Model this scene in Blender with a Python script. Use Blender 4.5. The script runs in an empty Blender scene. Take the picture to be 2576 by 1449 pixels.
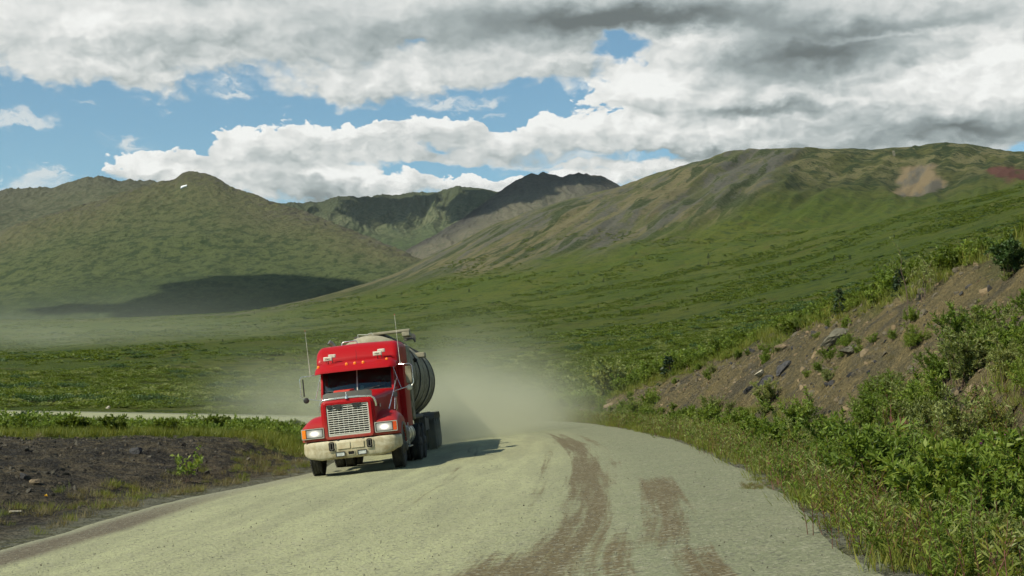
HAZE = 1
DUST = 1
import bpy, bmesh, math, random
import numpy as np
from mathutils import Vector, Matrix, Euler
from mathutils.bvhtree import BVHTree
R = math.radians
rng = np.random.default_rng(7)
random.seed(7)
scene = bpy.context.scene
COL = scene.collection

# ------------------------------------------------------------------ camera
EYE = 2.0; PITCH = math.atan(275.5/3500); F = 3500.0
cam_d = bpy.data.cameras.new('camera'); cam = bpy.data.objects.new('camera', cam_d); COL.objects.link(cam)
cam.location = (0, 0, EYE); cam.rotation_euler = (math.pi/2+PITCH, 0, 0)
cam_d.sensor_width = 36; cam_d.lens = F/2576*36; cam_d.clip_end = 30000; cam_d.clip_start = 0.1
scene.camera = cam
# ------------------------------------------------------------------ sun, exposure
SUN_EL = R(43); SUN_AZ = math.atan2(-0.86, -0.51)       # direction TO the sun, measured from +Y towards +X
tosun = Vector((math.sin(SUN_AZ)*math.cos(SUN_EL), math.cos(SUN_AZ)*math.cos(SUN_EL), math.sin(SUN_EL)))
sd = bpy.data.lights.new('sun', 'SUN'); sd.energy = 4.6; sd.angle = R(0.53); sd.color = (1.0, 0.94, 0.76)
so = bpy.data.objects.new('sun', sd); COL.objects.link(so)
so.rotation_euler = tosun.to_track_quat('Z', 'Y').to_euler(); so.location = tosun*500
scene.view_settings.view_transform = 'Standard'; scene.view_settings.look = 'None'
scene.view_settings.exposure = 0.22; scene.view_settings.gamma = 1; scene.view_settings.use_curve_mapping = False
cy = scene.cycles
cy.max_bounces = 6; cy.diffuse_bounces = 2; cy.glossy_bounces = 3; cy.transmission_bounces = 4; cy.transparent_max_bounces = 12
cy.volume_bounces = 1; cy.use_denoising = True; cy.caustics_reflective = False; cy.caustics_refractive = False
cy.volume_max_steps = 256; cy.volume_step_rate = 1.0
cy.use_adaptive_sampling = True; cy.adaptive_threshold = 0.02

def ray(px, py):
    """photo pixel -> (x per metre of depth, z per metre of depth)"""
    a = (np.asarray(px, float)-1288)/F; b = (724.5-np.asarray(py, float))/F
    c, s = math.cos(PITCH), math.sin(PITCH)
    d = c-b*s
    return a/d, (s+b*c)/d
def at(px, py, y):
    dx, dz = ray(px, py); return Vector((float(dx)*y, y, EYE+float(dz)*y))

# ------------------------------------------------------------------ node helpers
class NT:
    def __init__(s, tree): s.t = tree; s.n = tree.nodes; s.l = tree.links
    def put(s, sock, v):
        if isinstance(v, bpy.types.NodeSocket): s.l.new(v, sock)
        elif v is not None:
            try: sock.default_value = v
            except Exception:
                sock.default_value = (v[0], v[1], v[2], 1) if hasattr(v, '__len__') else v
    def node(s, typ, **kw):
        nd = s.n.new(typ)
        for k, v in kw.items(): setattr(nd, k, v)
        return nd
    def m(s, op, a, b=None, c=None, clamp=False):
        nd = s.node('ShaderNodeMath', operation=op, use_clamp=clamp)
        s.put(nd.inputs[0], a)
        if b is not None: s.put(nd.inputs[1], b)
        if c is not None: s.put(nd.inputs[2], c)
        return nd.outputs[0]
    def v(s, op, a, b=None, scale=None):
        nd = s.node('ShaderNodeVectorMath', operation=op)
        s.put(nd.inputs[0], a)
        if b is not None: s.put(nd.inputs[1], b)
        if scale is not None: s.put(nd.inputs['Scale'], scale)
        return nd.outputs['Value'] if op in ('DOT_PRODUCT', 'LENGTH', 'DISTANCE') else nd.outputs[0]
    dims = '3D'
    def noise(s, vec, scale, detail=4, rough=.5, dist=0, col=False):
        nd = s.node('ShaderNodeTexNoise', noise_dimensions=NT.dims); s.put(nd.inputs['Vector'], vec)
        nd.inputs['Scale'].default_value = scale; nd.inputs['Detail'].default_value = detail
        nd.inputs['Roughness'].default_value = rough; nd.inputs['Distortion'].default_value = dist
        return nd.outputs['Color' if col else 'Fac']
    def voro(s, vec, scale, feat='F1', out='Distance', rnd=1):
        nd = s.node('ShaderNodeTexVoronoi', feature=feat); s.put(nd.inputs['Vector'], vec)
        nd.inputs['Scale'].default_value = scale; nd.inputs['Randomness'].default_value = rnd
        return nd.outputs[out]
    def sm(s, v, lo, hi, a=0., b=1., lin=False):
        nd = s.node('ShaderNodeMapRange', interpolation_type='LINEAR' if lin else 'SMOOTHSTEP')
        s.put(nd.inputs['Value'], v); s.put(nd.inputs['From Min'], lo); s.put(nd.inputs['From Max'], hi)
        s.put(nd.inputs['To Min'], a); s.put(nd.inputs['To Max'], b)
        return nd.outputs[0]
    def mix(s, f, a, b, blend='MIX'):
        nd = s.node('ShaderNodeMix', data_type='RGBA', blend_type=blend)
        s.put(nd.inputs[0], f); s.put(nd.inputs[6], a); s.put(nd.inputs[7], b)
        return nd.outputs[2]
    def comb(s, x, y, z):
        nd = s.node('ShaderNodeCombineXYZ'); s.put(nd.inputs[0], x); s.put(nd.inputs[1], y); s.put(nd.inputs[2], z); return nd.outputs[0]
    def sep(s, v):
        nd = s.node('ShaderNodeSeparateXYZ'); s.put(nd.inputs[0], v); return nd.outputs
    def attr(s, name, out='Fac'):
        return s.node('ShaderNodeAttribute', attribute_name=name).outputs[out]
    def mapping(s, v, loc=(0, 0, 0), rot=(0, 0, 0), sc=(1, 1, 1)):
        nd = s.node('ShaderNodeMapping'); s.put(nd.inputs[0], v)
        nd.inputs[1].default_value = loc; nd.inputs[2].default_value = rot; nd.inputs[3].default_value = sc
        return nd.outputs[0]
    def bump(s, h, strength, dist, normal=None):
        nd = s.node('ShaderNodeBump'); nd.inputs['Strength'].default_value = strength; nd.inputs['Distance'].default_value = dist
        s.put(nd.inputs['Height'], h)
        if normal is not None: s.put(nd.inputs['Normal'], normal)
        return nd.outputs[0]

def new_mat(name):
    m = bpy.data.materials.new(name); m.use_nodes = True
    nt = NT(m.node_tree); nt.n.clear()
    out = nt.node('ShaderNodeOutputMaterial')
    return m, nt, out
def principled(nt, out, **kw):
    p = nt.node('ShaderNodeBsdfPrincipled')
    for k, v in kw.items(): nt.put(p.inputs[k.replace('_', ' ')], v)
    nt.l.new(p.outputs[0], out.inputs[0]); return p

# ------------------------------------------------------------------ world: blue sky + broken cumulus
w = bpy.data.worlds.new('World'); scene.world = w; w.use_nodes = True
nt = NT(w.node_tree); nt.n.clear()
wo = nt.node('ShaderNodeOutputWorld'); bg = nt.node('ShaderNodeBackground'); nt.l.new(bg.outputs[0], wo.inputs[0])
sky = nt.node('ShaderNodeTexSky', sky_type='NISHITA'); sky.sun_disc = False
sky.sun_elevation = SUN_EL; sky.sun_rotation = SUN_AZ % (2*math.pi); sky.altitude = 600; sky.air_density = 1.0; sky.dust_density = 0.6; sky.ozone_density = 1.6
dirv = nt.node('ShaderNodeTexCoord').outputs['Generated']
X, Y, Z = nt.sep(dirv)
az = nt.m('MULTIPLY', nt.m('ARCTAN2', X, Y), 3.5)
hyp = nt.m('SQRT', nt.m('ADD', nt.m('MULTIPLY', X, X), nt.m('MULTIPLY', Y, Y)))
el = nt.m('MULTIPLY', nt.m('ARCTAN2', Z, hyp), 3.5)
def skyp(px, py):
    dx, dz = ray(px, py); return 3.5*math.atan(dx), 3.5*math.atan2(dz, math.hypot(dx, 1))
P0 = nt.comb(az, el, 0)
P1 = nt.comb(az, nt.m('MULTIPLY', el, 1.7), 0)
NT.dims = '2D'
wn = nt.noise(P1, 3.2, 3, .55, col=True)
wn2 = nt.noise(P1, 15, 3, .6, col=True)
warp = nt.v('ADD', nt.v('SCALE', nt.v('SUBTRACT', wn, (.5, .5, .5)), scale=.16), nt.v('SCALE', nt.v('SUBTRACT', wn2, (.5, .5, .5)), scale=.08))
PW = nt.v('ADD', P0, nt.v('MULTIPLY', warp, (1, .6, 0)))
def field(blobs, vec, grad=False):
    acc = None; gy = None
    for px, py, rx, ry, amp in blobs:
        u, v = skyp(px, py)
        d = nt.v('MULTIPLY', nt.v('SUBTRACT', vec, (u, v, 0)), (1000/rx, 1000/ry, 0))
        r2 = nt.v('DOT_PRODUCT', d, d)
        g = nt.m('EXPONENT', nt.m('MULTIPLY', r2, -1.0))
        acc = nt.m('MULTIPLY', g, amp) if acc is None else nt.m('MULTIPLY_ADD', g, amp, acc)
        if grad and amp > 0:
            t = nt.m('MULTIPLY', nt.v('DOT_PRODUCT', d, (-.25, amp, 0)), g)
            gy = t if gy is None else nt.m('ADD', gy, t)
    return (acc, gy) if grad else acc
mask_blobs = [
 (60, 90, 330, 75, 1.1), (430, 70, 330, 110, 1.0), (150, 160, 130, 30, .5), (350, 185, 70, 22, .5), (900, 60, 420, 100, 1.2),
 (840, 215, 90, 42, .9), (1010, 205, 150, 38, .8), (1230, 165, 190, 42, .9), (1420, 140, 90, 45, .6), (1400, 20, 400, 75, 1.2),
 (1900, 30, 500, 60, 1.3), (2450, 100, 350, 150, 1.2), (1760, 120, 130, 60, .9), (2020, 130, 220, 70, 1.0), (2250, 150, 200, 60, .8), (1640, 230, 120, 52, 1.0), (1900, 230, 330, 75, 1.2), (2350, 270, 420, 90, 1.2),
 (640, 365, 95, 45, 1.1), (440, 400, 120, 24, .8), (820, 355, 90, 50, 1.1), (980, 330, 80, 48, .9), (1130, 330, 90, 50, 1.0),
 (1270, 355, 110, 32, .8), (1420, 325, 115, 48, 1.1), (1600, 335, 150, 42, 1.0), (1850, 350, 250, 50, 1.1), (2200, 350, 350, 50, 1.1),
 (400, 432, 120, 26, 1.0), (620, 450, 190, 50, 1.1), (800, 410, 140, 28, .6), (1000, 395, 110, 26, .55), (1180, 400, 150, 22, .6), (1480, 405, 150, 18, .6), (1700, 425, 150, 20, .8),
 (850, 475, 70, 32, 1.1), (960, 478, 160, 26, 1.1), (1240, 462, 120, 18, .8), (1350, 448, 90, 18, .8), (1500, 440, 130, 22, .6),
 (1545, 115, 55, 40, -.9), (1050, 112, 34, 16, -.55), (1560, 300, 60, 20, -.5), (300, 300, 400, 60, -.35), (1300, 250, 170, 40, -.3), (1100, 432, 90, 12, -.75), (1250, 425, 60, 10, -.7), (1650, 388, 90, 10, -.7), (1110, 385, 35, 10, -.6), (1400, 392, 60, 8, -.35), (1300, 280, 60, 20, -.4), (960, 292, 120, 16, -.5)]
wisp_blobs = [(40, 300, 62, 20, 1.), (95, 437, 70, 18, .9), (320, 358, 66, 24, .85), (600, 238, 50, 14, .8), (580, 210, 50, 10, .4), (1120, 250, 100, 18, .7), (1240, 250, 50, 12, .5), (225, 262, 24, 8, .45), (20, 470, 90, 14, .6), (410, 268, 30, 8, .3), (1100, 300, 90, 10, .4), (1230, 290, 40, 8, .35), (1500, 385, 160, 18, .6), (1200, 405, 200, 16, .6), (420, 110, 500, 200, .15), (150, 520, 300, 40, .3)]
mask_blobs = [(x, y, rx*1.0, ry*.98, a*1.10) if y > 300 and a > 0 else (x, y, rx, ry, a*(1.0 if a > 0 else 1.0)) for x, y, rx, ry, a in mask_blobs]+[(960, 365, 90, 40, .6), (1050, 350, 90, 40, .5), (700, 480, 120, 30, .7), (880, 400, 60, 20, .5), (1350, 160, 140, 40, .6), (1050, 470, 160, 26, .6), (1400, 470, 140, 30, .5), (300, 432, 60, 18, .5)]
grey_blobs = [
 (1650, 35, 300, 55, 1.0), (1300, 60, 220, 50, .65), (900, 90, 200, 45, .40), (480, 110, 200, 30, .36), (560, 5, 200, 20, .45), (250, 112, 90, 14, .22), (2250, 50, 350, 35, .62), (2080, 130, 240, 55, .95),
 (1870, 165, 120, 28, .50), (1980, 205, 150, 25, .45), (1860, 278, 200, 18, .75), (2100, 285, 200, 24, .35), (2400, 320, 250, 30, .75), (2500, 290, 100, 40, .35), (2200, 372, 300, 20, .45),
 (1480, 172, 50, 14, .5), (700, 412, 180, 16, .35), (760, 480, 70, 40, .62), (560, 430, 60, 10, .25), (1330, 390, 300, 16, .40), (1750, 385, 200, 14, .4), (1000, 250, 160, 20, .32), (1150, 115, 150, 30, .28), (2000, 330, 200, 15, .2), (920, 478, 80, 9, .25), (1160, 472, 120, 7, .2),
 (1720, 108, 110, 28, -.5), (1640, 205, 100, 32, -.5), (2440, 210, 130, 45, -.45), (2540, 130, 60, 50, -.4), (2250, 80, 200, 8, -.3),
 (220, 65, 90, 30, -.35), (160, 148, 90, 12, -.35), (640, 335, 80, 14, -.25), (830, 330, 70, 14, -.25), (1130, 300, 60, 16, -.25), (1390, 300, 90, 18, -.35), (420, 415, 100, 12, -.3), (880, 455, 160, 12, -.35), (1040, 165, 40, 30, -.25)]
low = nt.sm(el, 1.10, .72)                       # 1 in the cumulus rows near the horizon, 0 in the high deck
PS = nt.v('MULTIPLY', nt.v('ADD', P0, nt.v('SCALE', warp, scale=.8)), (1, 2.6, 1))
n1 = nt.noise(nt.v('ADD', P1, (4.3, 1.7, 0)), 5.0, 6, .50)
n2 = nt.noise(nt.v('ADD', PS, (9.3, 2.7, 0)), 8, 6, .56)
def puff(off):
    nd = nt.node('ShaderNodeTexVoronoi', feature='SMOOTH_F1', voronoi_dimensions='2D'); nt.put(nd.inputs['Vector'], nt.v('ADD', nt.v('ADD', P1, nt.v('SCALE', warp, scale=.55)), off))
    nd.inputs['Scale'].default_value = 8.5; nd.inputs['Detail'].default_value = 2.6; nd.inputs['Roughness'].default_value = .62; nd.inputs['Lacunarity'].default_value = 2.2
    nd.inputs['Smoothness'].default_value = .55
    return nt.m('SUBTRACT', 1., nd.outputs['Distance'])
pa = puff((3.1, 1.1, 0)); pb = puff((3.1-.022, 1.1+.034, 0))
D, GY = field(mask_blobs, PW, True)
wide = nt.noise(nt.comb(az, nt.m('MULTIPLY', el, 2.2), 3.0), .55, 5, .55)
front = nt.m('MULTIPLY', nt.sm(az, -1.7, -1.35), nt.sm(az, 1.35, 1.7, 1., 0.))
front = nt.m('MULTIPLY', front, nt.sm(el, 1.05, 1.4, 1., 0.))
D = nt.m('ADD', nt.m('MULTIPLY', D, front), nt.m('MULTIPLY', nt.sm(wide, .54, .72), nt.m('SUBTRACT', 1., front)))
hi_n = nt.m('ADD', nt.m('MULTIPLY', nt.m('SUBTRACT', n1, .5), .62), nt.m('MULTIPLY', nt.m('SUBTRACT', n2, .5), .34))
lo_n = nt.m('ADD', nt.m('MULTIPLY', nt.m('SUBTRACT', pa, .12), .75), nt.m('MULTIPLY', nt.m('SUBTRACT', n1, .5), .45))
nn_ = nt.m('ADD', nt.m('MULTIPLY', hi_n, nt.m('SUBTRACT', 1., low)), nt.m('MULTIPLY', lo_n, low))
Dn = nt.m('ADD', D, nn_)
topside = nt.m('DIVIDE', GY, nt.m('ADD', nt.m('ABSOLUTE', D), .25))
# crisp lit tops, soft undersides
soft = nt.m('MULTIPLY', nt.sm(topside, -.35, .25, 1., 0.), 1.)
soft = nt.m('MAXIMUM', soft, nt.m('SUBTRACT', 1., low))
mask = nt.sm(Dn, nt.m('MULTIPLY_ADD', soft, -.24, .40), nt.m('MULTIPLY_ADD', soft, .32, .54))
G = nt.m('MULTIPLY', field(grey_blobs, PW), front)
gn = nt.noise(nt.v('ADD', PS, (1.3, 7.7, 0)), 2.2, 4, .50)
relief = nt.m('MULTIPLY', nt.m('SUBTRACT', pa, pb), nt.m('MULTIPLY_ADD', low, .19, .03))
L = nt.m('SUBTRACT', nt.m('MULTIPLY_ADD', low, .05, .60), nt.m('MULTIPLY', nt.m('MULTIPLY', G, nt.sm(gn, .25, .75, .75, 1.2)), .49))
L = nt.m('ADD', L, nt.m('MULTIPLY', nt.m('MINIMUM', nt.m('MAXIMUM', topside, -.8), .8), nt.m('MULTIPLY_ADD', low, .15, .03)))
L = nt.m('ADD', L, nt.m('MULTIPLY', relief, nt.sm(G, .2, .9, 1., .3)))
L = nt.m('ADD', L, nt.m('MULTIPLY', nt.m('SUBTRACT', gn, .5), nt.m('MULTIPLY_ADD', low, -.12, .24)))
L = nt.m('ADD', L, nt.m('MULTIPLY', nt.sm(Dn, .75, .40), .06))
L = nt.m('MINIMUM', nt.m('MAXIMUM', L, .14), .80)
lowL = nt.sm(L, .2, .75)
ccol = nt.mix(lowL, (.86, 1.0, 1.02, 1), (1.0, 1.01, .985, 1))
cloudc = nt.v('SCALE', ccol, scale=L)
blue = nt.v('MULTIPLY', nt.v('SCALE', sky.outputs[0], scale=1.0), (.80, 1.03, 1.0))
# strength of the Background is 0.1; the clouds are given in the same physical units
cloudp = nt.v('SCALE', cloudc, scale=10.0)
n3 = nt.noise(nt.v('ADD', nt.v('MULTIPLY', PW, (1, 1.8, 1)), (2.3, 4.7, 0)), 14, 5, .62)
Wf = nt.m('MULTIPLY', field(wisp_blobs, PW), front)
wmask = nt.sm(nt.m('MULTIPLY', Wf, nt.sm(n3, .30, .66, .25, 1.5)), .12, .85, 0., .80)
blue = nt.mix(wmask, blue, (6.3, 6.6, 6.6, 1))
skyc = nt.mix(mask, blue, cloudp)
nt.put(bg.inputs[0], skyc); bg.inputs[1].default_value = 0.1
NT.dims = '3D'
w.cycles.sampling_method = 'MANUAL'; w.cycles.sample_map_resolution = 512

# ------------------------------------------------------------------ numpy noise
_perm = rng.permutation(256); _perm = np.concatenate([_perm, _perm, _perm])
_ang = rng.random(256)*2*np.pi; _gx, _gy = np.cos(_ang), np.sin(_ang)
def perlin(x, y):
    xi = np.floor(x).astype(np.int64); yi = np.floor(y).astype(np.int64)
    xf = x-xi; yf = y-yi; xi &= 255; yi &= 255
    u = xf*xf*xf*(xf*(xf*6-15)+10); v = yf*yf*yf*(yf*(yf*6-15)+10)
    def g(ix, iy, dx, dy):
        h = _perm[_perm[ix & 255]+(iy & 255)]; return _gx[h]*dx+_gy[h]*dy
    a = g(xi, yi, xf, yf); b = g(xi+1, yi, xf-1, yf); c = g(xi, yi+1, xf, yf-1); d = g(xi+1, yi+1, xf-1, yf-1)
    return ((a+(b-a)*u)+((c+(d-c)*u)-(a+(b-a)*u))*v)*1.4
def fbm(x, y, o=4, g=.5, l=2.03):
    s = 0; a = 1; n = 0
    for i in range(o):
        s = s+a*perlin(x+i*17.3, y-i*9.1); n += a; a *= g; x = x*l; y = y*l
    return s/n
def ridged(x, y, o=4, g=.5, l=2.03):
    s = 0; a = 1; n = 0
    for i in range(o):
        s = s+a*(1-2*np.abs(perlin(x+i*17.3, y-i*9.1))); n += a; a *= g; x = x*l; y = y*l
    return s/n
def sst(x, a, b):
    t = np.clip((x-a)/(b-a), 0, 1); return t*t*(3-2*t)

def tag(o, label=None, cat=None, group=None, kind=None):
    if label: o['label'] = label
    if cat: o['category'] = cat
    if group: o['group'] = group
    if kind: o['kind'] = kind
    return o
def mesh_obj(name, verts, faces, mat=None, parent=None, smooth=False, attrs=None):
    me = bpy.data.meshes.new(name)
    if isinstance(verts, np.ndarray) and isinstance(faces, np.ndarray):
        nv, nf, k = len(verts), len(faces), faces.shape[1]
        me.vertices.add(nv); me.vertices.foreach_set('co', verts.astype(np.float32).ravel())
        me.loops.add(nf*k); me.loops.foreach_set('vertex_index', faces.astype(np.int32).ravel())
        me.polygons.add(nf); me.polygons.foreach_set('loop_start', np.arange(0, nf*k, k, dtype=np.int32))
        me.update(calc_edges=True)
    else:
        me.from_pydata([tuple(v) for v in verts], [], [tuple(f) for f in faces]); me.update()
    if smooth: me.polygons.foreach_set('use_smooth', np.ones(len(me.polygons), bool))
    if attrs:
        for k_, a in attrs.items():
            at_ = me.attributes.new(k_, 'FLOAT', 'POINT'); at_.data.foreach_set('value', np.asarray(a, np.float32).ravel())
    if mat: me.materials.append(mat)
    o = bpy.data.objects.new(name, me); COL.objects.link(o)
    if parent: o.parent = parent
    return o
def grid_faces(nr, nc):
    i = np.arange(nr-1)[:, None]*nc+np.arange(nc-1)[None, :]
    return np.stack([i, i+1, i+nc+1, i+nc], -1).reshape(-1, 4)

# ------------------------------------------------------------------ the road: left/right edge stations
BANK = 0.10
def plane_z(x): return .03+BANK*(x+4.8)
def on_plane(px, py):
    dx, dz = ray(px, py); c = .03+BANK*4.8
    y = (EYE-c)/(BANK*dx-dz); return float(dx*y), float(y)
REp = [(2229, 1426), (2099, 1348), (2015, 1265), (1956, 1224), (1873, 1176), (1730, 1114), (1653, 1093), (1516, 1068), (1398, 1059)]
LEp = [(0, 1380), (128, 1347), (256, 1307), (438, 1259), (621, 1223), (786, 1186)]
RE = [(0.0, -40), (1.0, -20), (1.9, 0)]+[on_plane(*p) for p in REp]
LE = [(-8.9, -40), (-8.7, -20), (-8.3, 0)]+[on_plane(*p) for p in LEp]
RE = [(x, y, plane_z(x)) for x, y in RE]+[(-.6, 88, .62), (-4.5, 103, .45), (-12, 121, .30), (-24, 137, .30), (-42, 152, .40), (-66, 168, .55), (-100, 190, .8), (-150, 222, 1.2), (-220, 262, 2)]
LE = [(x, y, plane_z(x)) for x, y in LE]+[(-6.2, 52, -.05), (-6.6, 66, -.05), (-9.5, 84, -.1), (-14, 98, -.1), (-21.5, 112, -.1), (-33, 126.5, -.05), (-50, 141, .1), (-73, 158, .28), (-106, 180, .5), (-156, 212, .9), (-226, 252, 1.7)]
def resample(pts, n):
    p = np.array(pts, float); d = np.r_[0, np.cumsum(np.hypot(*np.diff(p[:, :2], axis=0).T))]
    # catmull-rom through the stations, then even spacing
    out = []
    for i in range(len(p)-1):
        p0 = p[max(i-1, 0)]; p1 = p[i]; p2 = p[i+1]; p3 = p[min(i+2, len(p)-1)]
        h = d[i+1]-d[i]
        m1 = (p2-p0)/max(d[i+1]-d[max(i-1, 0)], 1e-6)*h; m2 = (p3-p1)/max(d[min(i+2, len(p)-1)]-d[i], 1e-6)*h
        t = np.linspace(0, 1, 24, endpoint=False)[:, None]
        out.append((2*t**3-3*t**2+1)*p1+(t**3-2*t**2+t)*m1+(-2*t**3+3*t**2)*p2+(t**3-t**2)*m2)
    q = np.vstack(out+[p[-1:]])
    return q
REc, LEc = resample(RE, 0), resample(LE, 0)
def arc(q): return np.r_[0, np.cumsum(np.hypot(*np.diff(q[:, :2], axis=0).T))]
NS = 700
# parametrise both edges together: by y up to 60, then by arc fraction
def by_param(q, npts):
    a = arc(q); k = np.argmin(np.abs(q[:, 1]-50.)); n1_ = 330
    s = np.r_[np.interp(np.linspace(q[0, 1], q[k, 1], n1_), q[:k+1, 1], a[:k+1]), np.linspace(a[k], a[-1], npts-n1_+1)[1:]]
    return np.stack([np.interp(s, a, q[:, j]) for j in range(3)], -1)
ER, EL = by_param(REc, NS), by_param(LEc, NS)
CEN = (ER+EL)/2; ARC = arc(CEN)
HALF = np.hypot(*(ER-EL)[:, :2].T)/2
def road_coords(x, y):
    """nearest station -> lateral fraction t (-1 left edge .. 1 right edge), distance outside the edge (m), height at the edge/in the road, arc length"""
    sh = x.shape; x = x.ravel(); y = y.ravel(); n = len(x)
    T = np.zeros(n); OUT = np.zeros(n); ZR = np.zeros(n); S = np.zeros(n)
    C = CEN[::3]; idx0 = np.arange(0, NS, 3)
    for a in range(0, n, 40000):
        xs, ys = x[a:a+40000], y[a:a+40000]
        d = (xs[:, None]-C[None, :, 0])**2+(ys[:, None]-C[None, :, 1])**2
        k = idx0[np.argmin(d, 1)]
        # refine: continuous station by projecting on the local tangent
        k1 = np.clip(k+3, 0, NS-1); k0 = np.clip(k-3, 0, NS-1)
        tx = CEN[k1, 0]-CEN[k0, 0]; ty = CEN[k1, 1]-CEN[k0, 1]; L_ = np.hypot(tx, ty); tx /= L_; ty /= L_
        ds = (xs-CEN[k, 0])*tx+(ys-CEN[k, 1])*ty
        s = np.clip(ARC[k]+ds, 0, ARC[-1])
        f = lambda arr: np.interp(s, ARC, arr)
        lx, ly, lz, rx, ry, rz = f(EL[:, 0]), f(EL[:, 1]), f(EL[:, 2]), f(ER[:, 0]), f(ER[:, 1]), f(ER[:, 2])
        ex, ey = rx-lx, ry-ly; w2 = np.hypot(ex, ey)
        t = (((xs-lx)*ex+(ys-ly)*ey)/w2/w2)*2-1
        T[a:a+40000] = t; OUT[a:a+40000] = (np.abs(t)-1)*w2/2
        tc = np.clip(t, -1, 1)
        ZR[a:a+40000] = lz+(rz-lz)*(tc+1)/2; S[a:a+40000] = s
    return T.reshape(sh), OUT.reshape(sh), ZR.reshape(sh), S.reshape(sh)

# ------------------------------------------------------------------ far relief: contour rows seen from the road (real distances)
CPX = np.array([-1500, -900, -300, 0, 400, 700, 910, 1060, 1240, 1400, 1570, 1780, 1900, 2060, 2300, 2400, 2576, 2900, 3500, 4200], float)
def row(py): return np.array(py, float)
rows = [  # (depth by column, py by column)
 (130, row([1052, 1052, 1052, 1051, 1055, 1058, 1056, 1053, 1048, 1030, 985, 920, 880, 835, 770, 740, 690, 620, 540, 500])),
 (190, row([1008, 1008, 1010, 1012, 1015, 1016, 1013, 1008, 1000, 985, 950, 895, 860, 812, 745, 715, 665, 590, 500, 450])),
 (300, row([935, 938, 945, 950, 950, 948, 943, 936, 920, 900, 872, 835, 808, 770, 706, 675, 615, 540, 450, 400])),
 (440, row([888, 890, 893, 895, 872, 850, 868, 878, 868, 850, 822, 785, 760, 722, 655, 622, 560, 490, 400, 350])),
 (560, row([896, 898, 899, 900, 880, 860, 850, 842, 828, 812, 785, 745, 720, 680, 606, 570, 515, 440, 350, 300])),
 (900, row([850, 850, 850, 850, 836, 822, 808, 792, 766, 742, 712, 672, 645, 602, 532, 508, 466, 380, 300, 260])),
 (1200, row([822, 822, 822, 822, 812, 795, 770, 740, 705, 672, 638, 603, 578, 558, 548, 535, 500, 400, 300, 260])),
]
ridge_d = np.array([1400, 1400, 1450, 1500, 1550, 1620, 1700, 1780, 1850, 1950, 2000, 2050, 2080, 2100, 2100, 2100, 2100, 2100, 2100, 2100], float)
ridge_py = np.array([806, 806, 806, 806, 797, 768, 716, 656, 566, 508, 468, 401, 383, 377, 368, 359, 383, 395, 300, 260], float)
RPX = np.array([-1500, 0, 200, 400, 600, 720, 800, 910, 1000, 1060, 1130, 1240, 1330, 1400, 1470, 1570, 1640, 1700, 1750, 1780, 1830, 1860, 1900, 1960, 2060, 2120, 2180, 2240, 2300, 2350, 2400, 2440, 2480, 2520, 2576, 2700, 2900, 3500, 4200], float)
RPY = np.array([806, 806, 803, 797, 785, 766, 748, 717, 685, 655, 622, 567, 534, 511, 492, 468, 442, 424, 410, 401, 387, 384, 381, 377, 376.5, 378.5, 378, 375, 369, 362, 359, 362, 371, 379, 384, 390, 380, 300, 260], float)
GX = np.linspace(-1.0, 1.0, 2401)     # fan coordinate x/y
def smooth(a, sig):
    k = int(sig*4)+1; t = np.arange(-k, k+1); g = np.exp(-.5*(t/sig)**2); g /= g.sum()
    return np.convolve(np.pad(a, k, mode='edge'), g, 'valid')
def prof(pxs, pys, sig):
    dx, dz = ray(pxs, pys); return smooth(np.interp(GX, dx, dz), sig)
prow = [(np.full_like(GX, float(d)), prof(CPX, r, 22)) for d, r in rows]
rd = smooth(np.interp(GX, ray(CPX, ridge_py)[0], ridge_d), 30)
rs = prof(RPX, RPY, 3)
prow.append((rd, rs))
prow.append((rd*1.10, rs-.028)); prow.append((rd*1.35, rs-.09)); prow.append((rd*2.0, rs-.12))
PD = np.log(np.array([p[0] for p in prow])); PS = np.array([p[1] for p in prow])
def far_slope(fx, y):
    """height per metre of depth at fan coordinate fx and depth y (monotone cubic through the rows)"""
    i = np.clip((fx+1)/2*2400, 0, 2400); i0 = np.minimum(i.astype(int), 2399); f = i-i0
    D_ = PD[:, i0]*(1-f)+PD[:, i0+1]*f; S_ = PS[:, i0]*(1-f)+PS[:, i0+1]*f
    ly = np.log(np.maximum(y, 130.)); K = len(PD)
    out = S_[0].copy(); sl = (S_[1:]-S_[:-1])/(D_[1:]-D_[:-1])
    m = np.empty_like(S_); m[0] = sl[0]; m[-1] = sl[-1]
    for k in range(1, K-1):
        a, b = sl[k-1], sl[k]; m[k] = np.where(a*b > 0, 2*a*b/(a+b+1e-12), 0)
    for k in range(K-1):
        h = D_[k+1]-D_[k]; t = np.clip((ly-D_[k])/h, 0, 1); use = ly >= D_[k]
        v = (2*t**3-3*t**2+1)*S_[k]+(t**3-2*t**2+t)*h*m[k]+(-2*t**3+3*t**2)*S_[k+1]+(t**3-t**2)*h*m[k+1]
        out = np.where(use, v, out)
    return out

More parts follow.
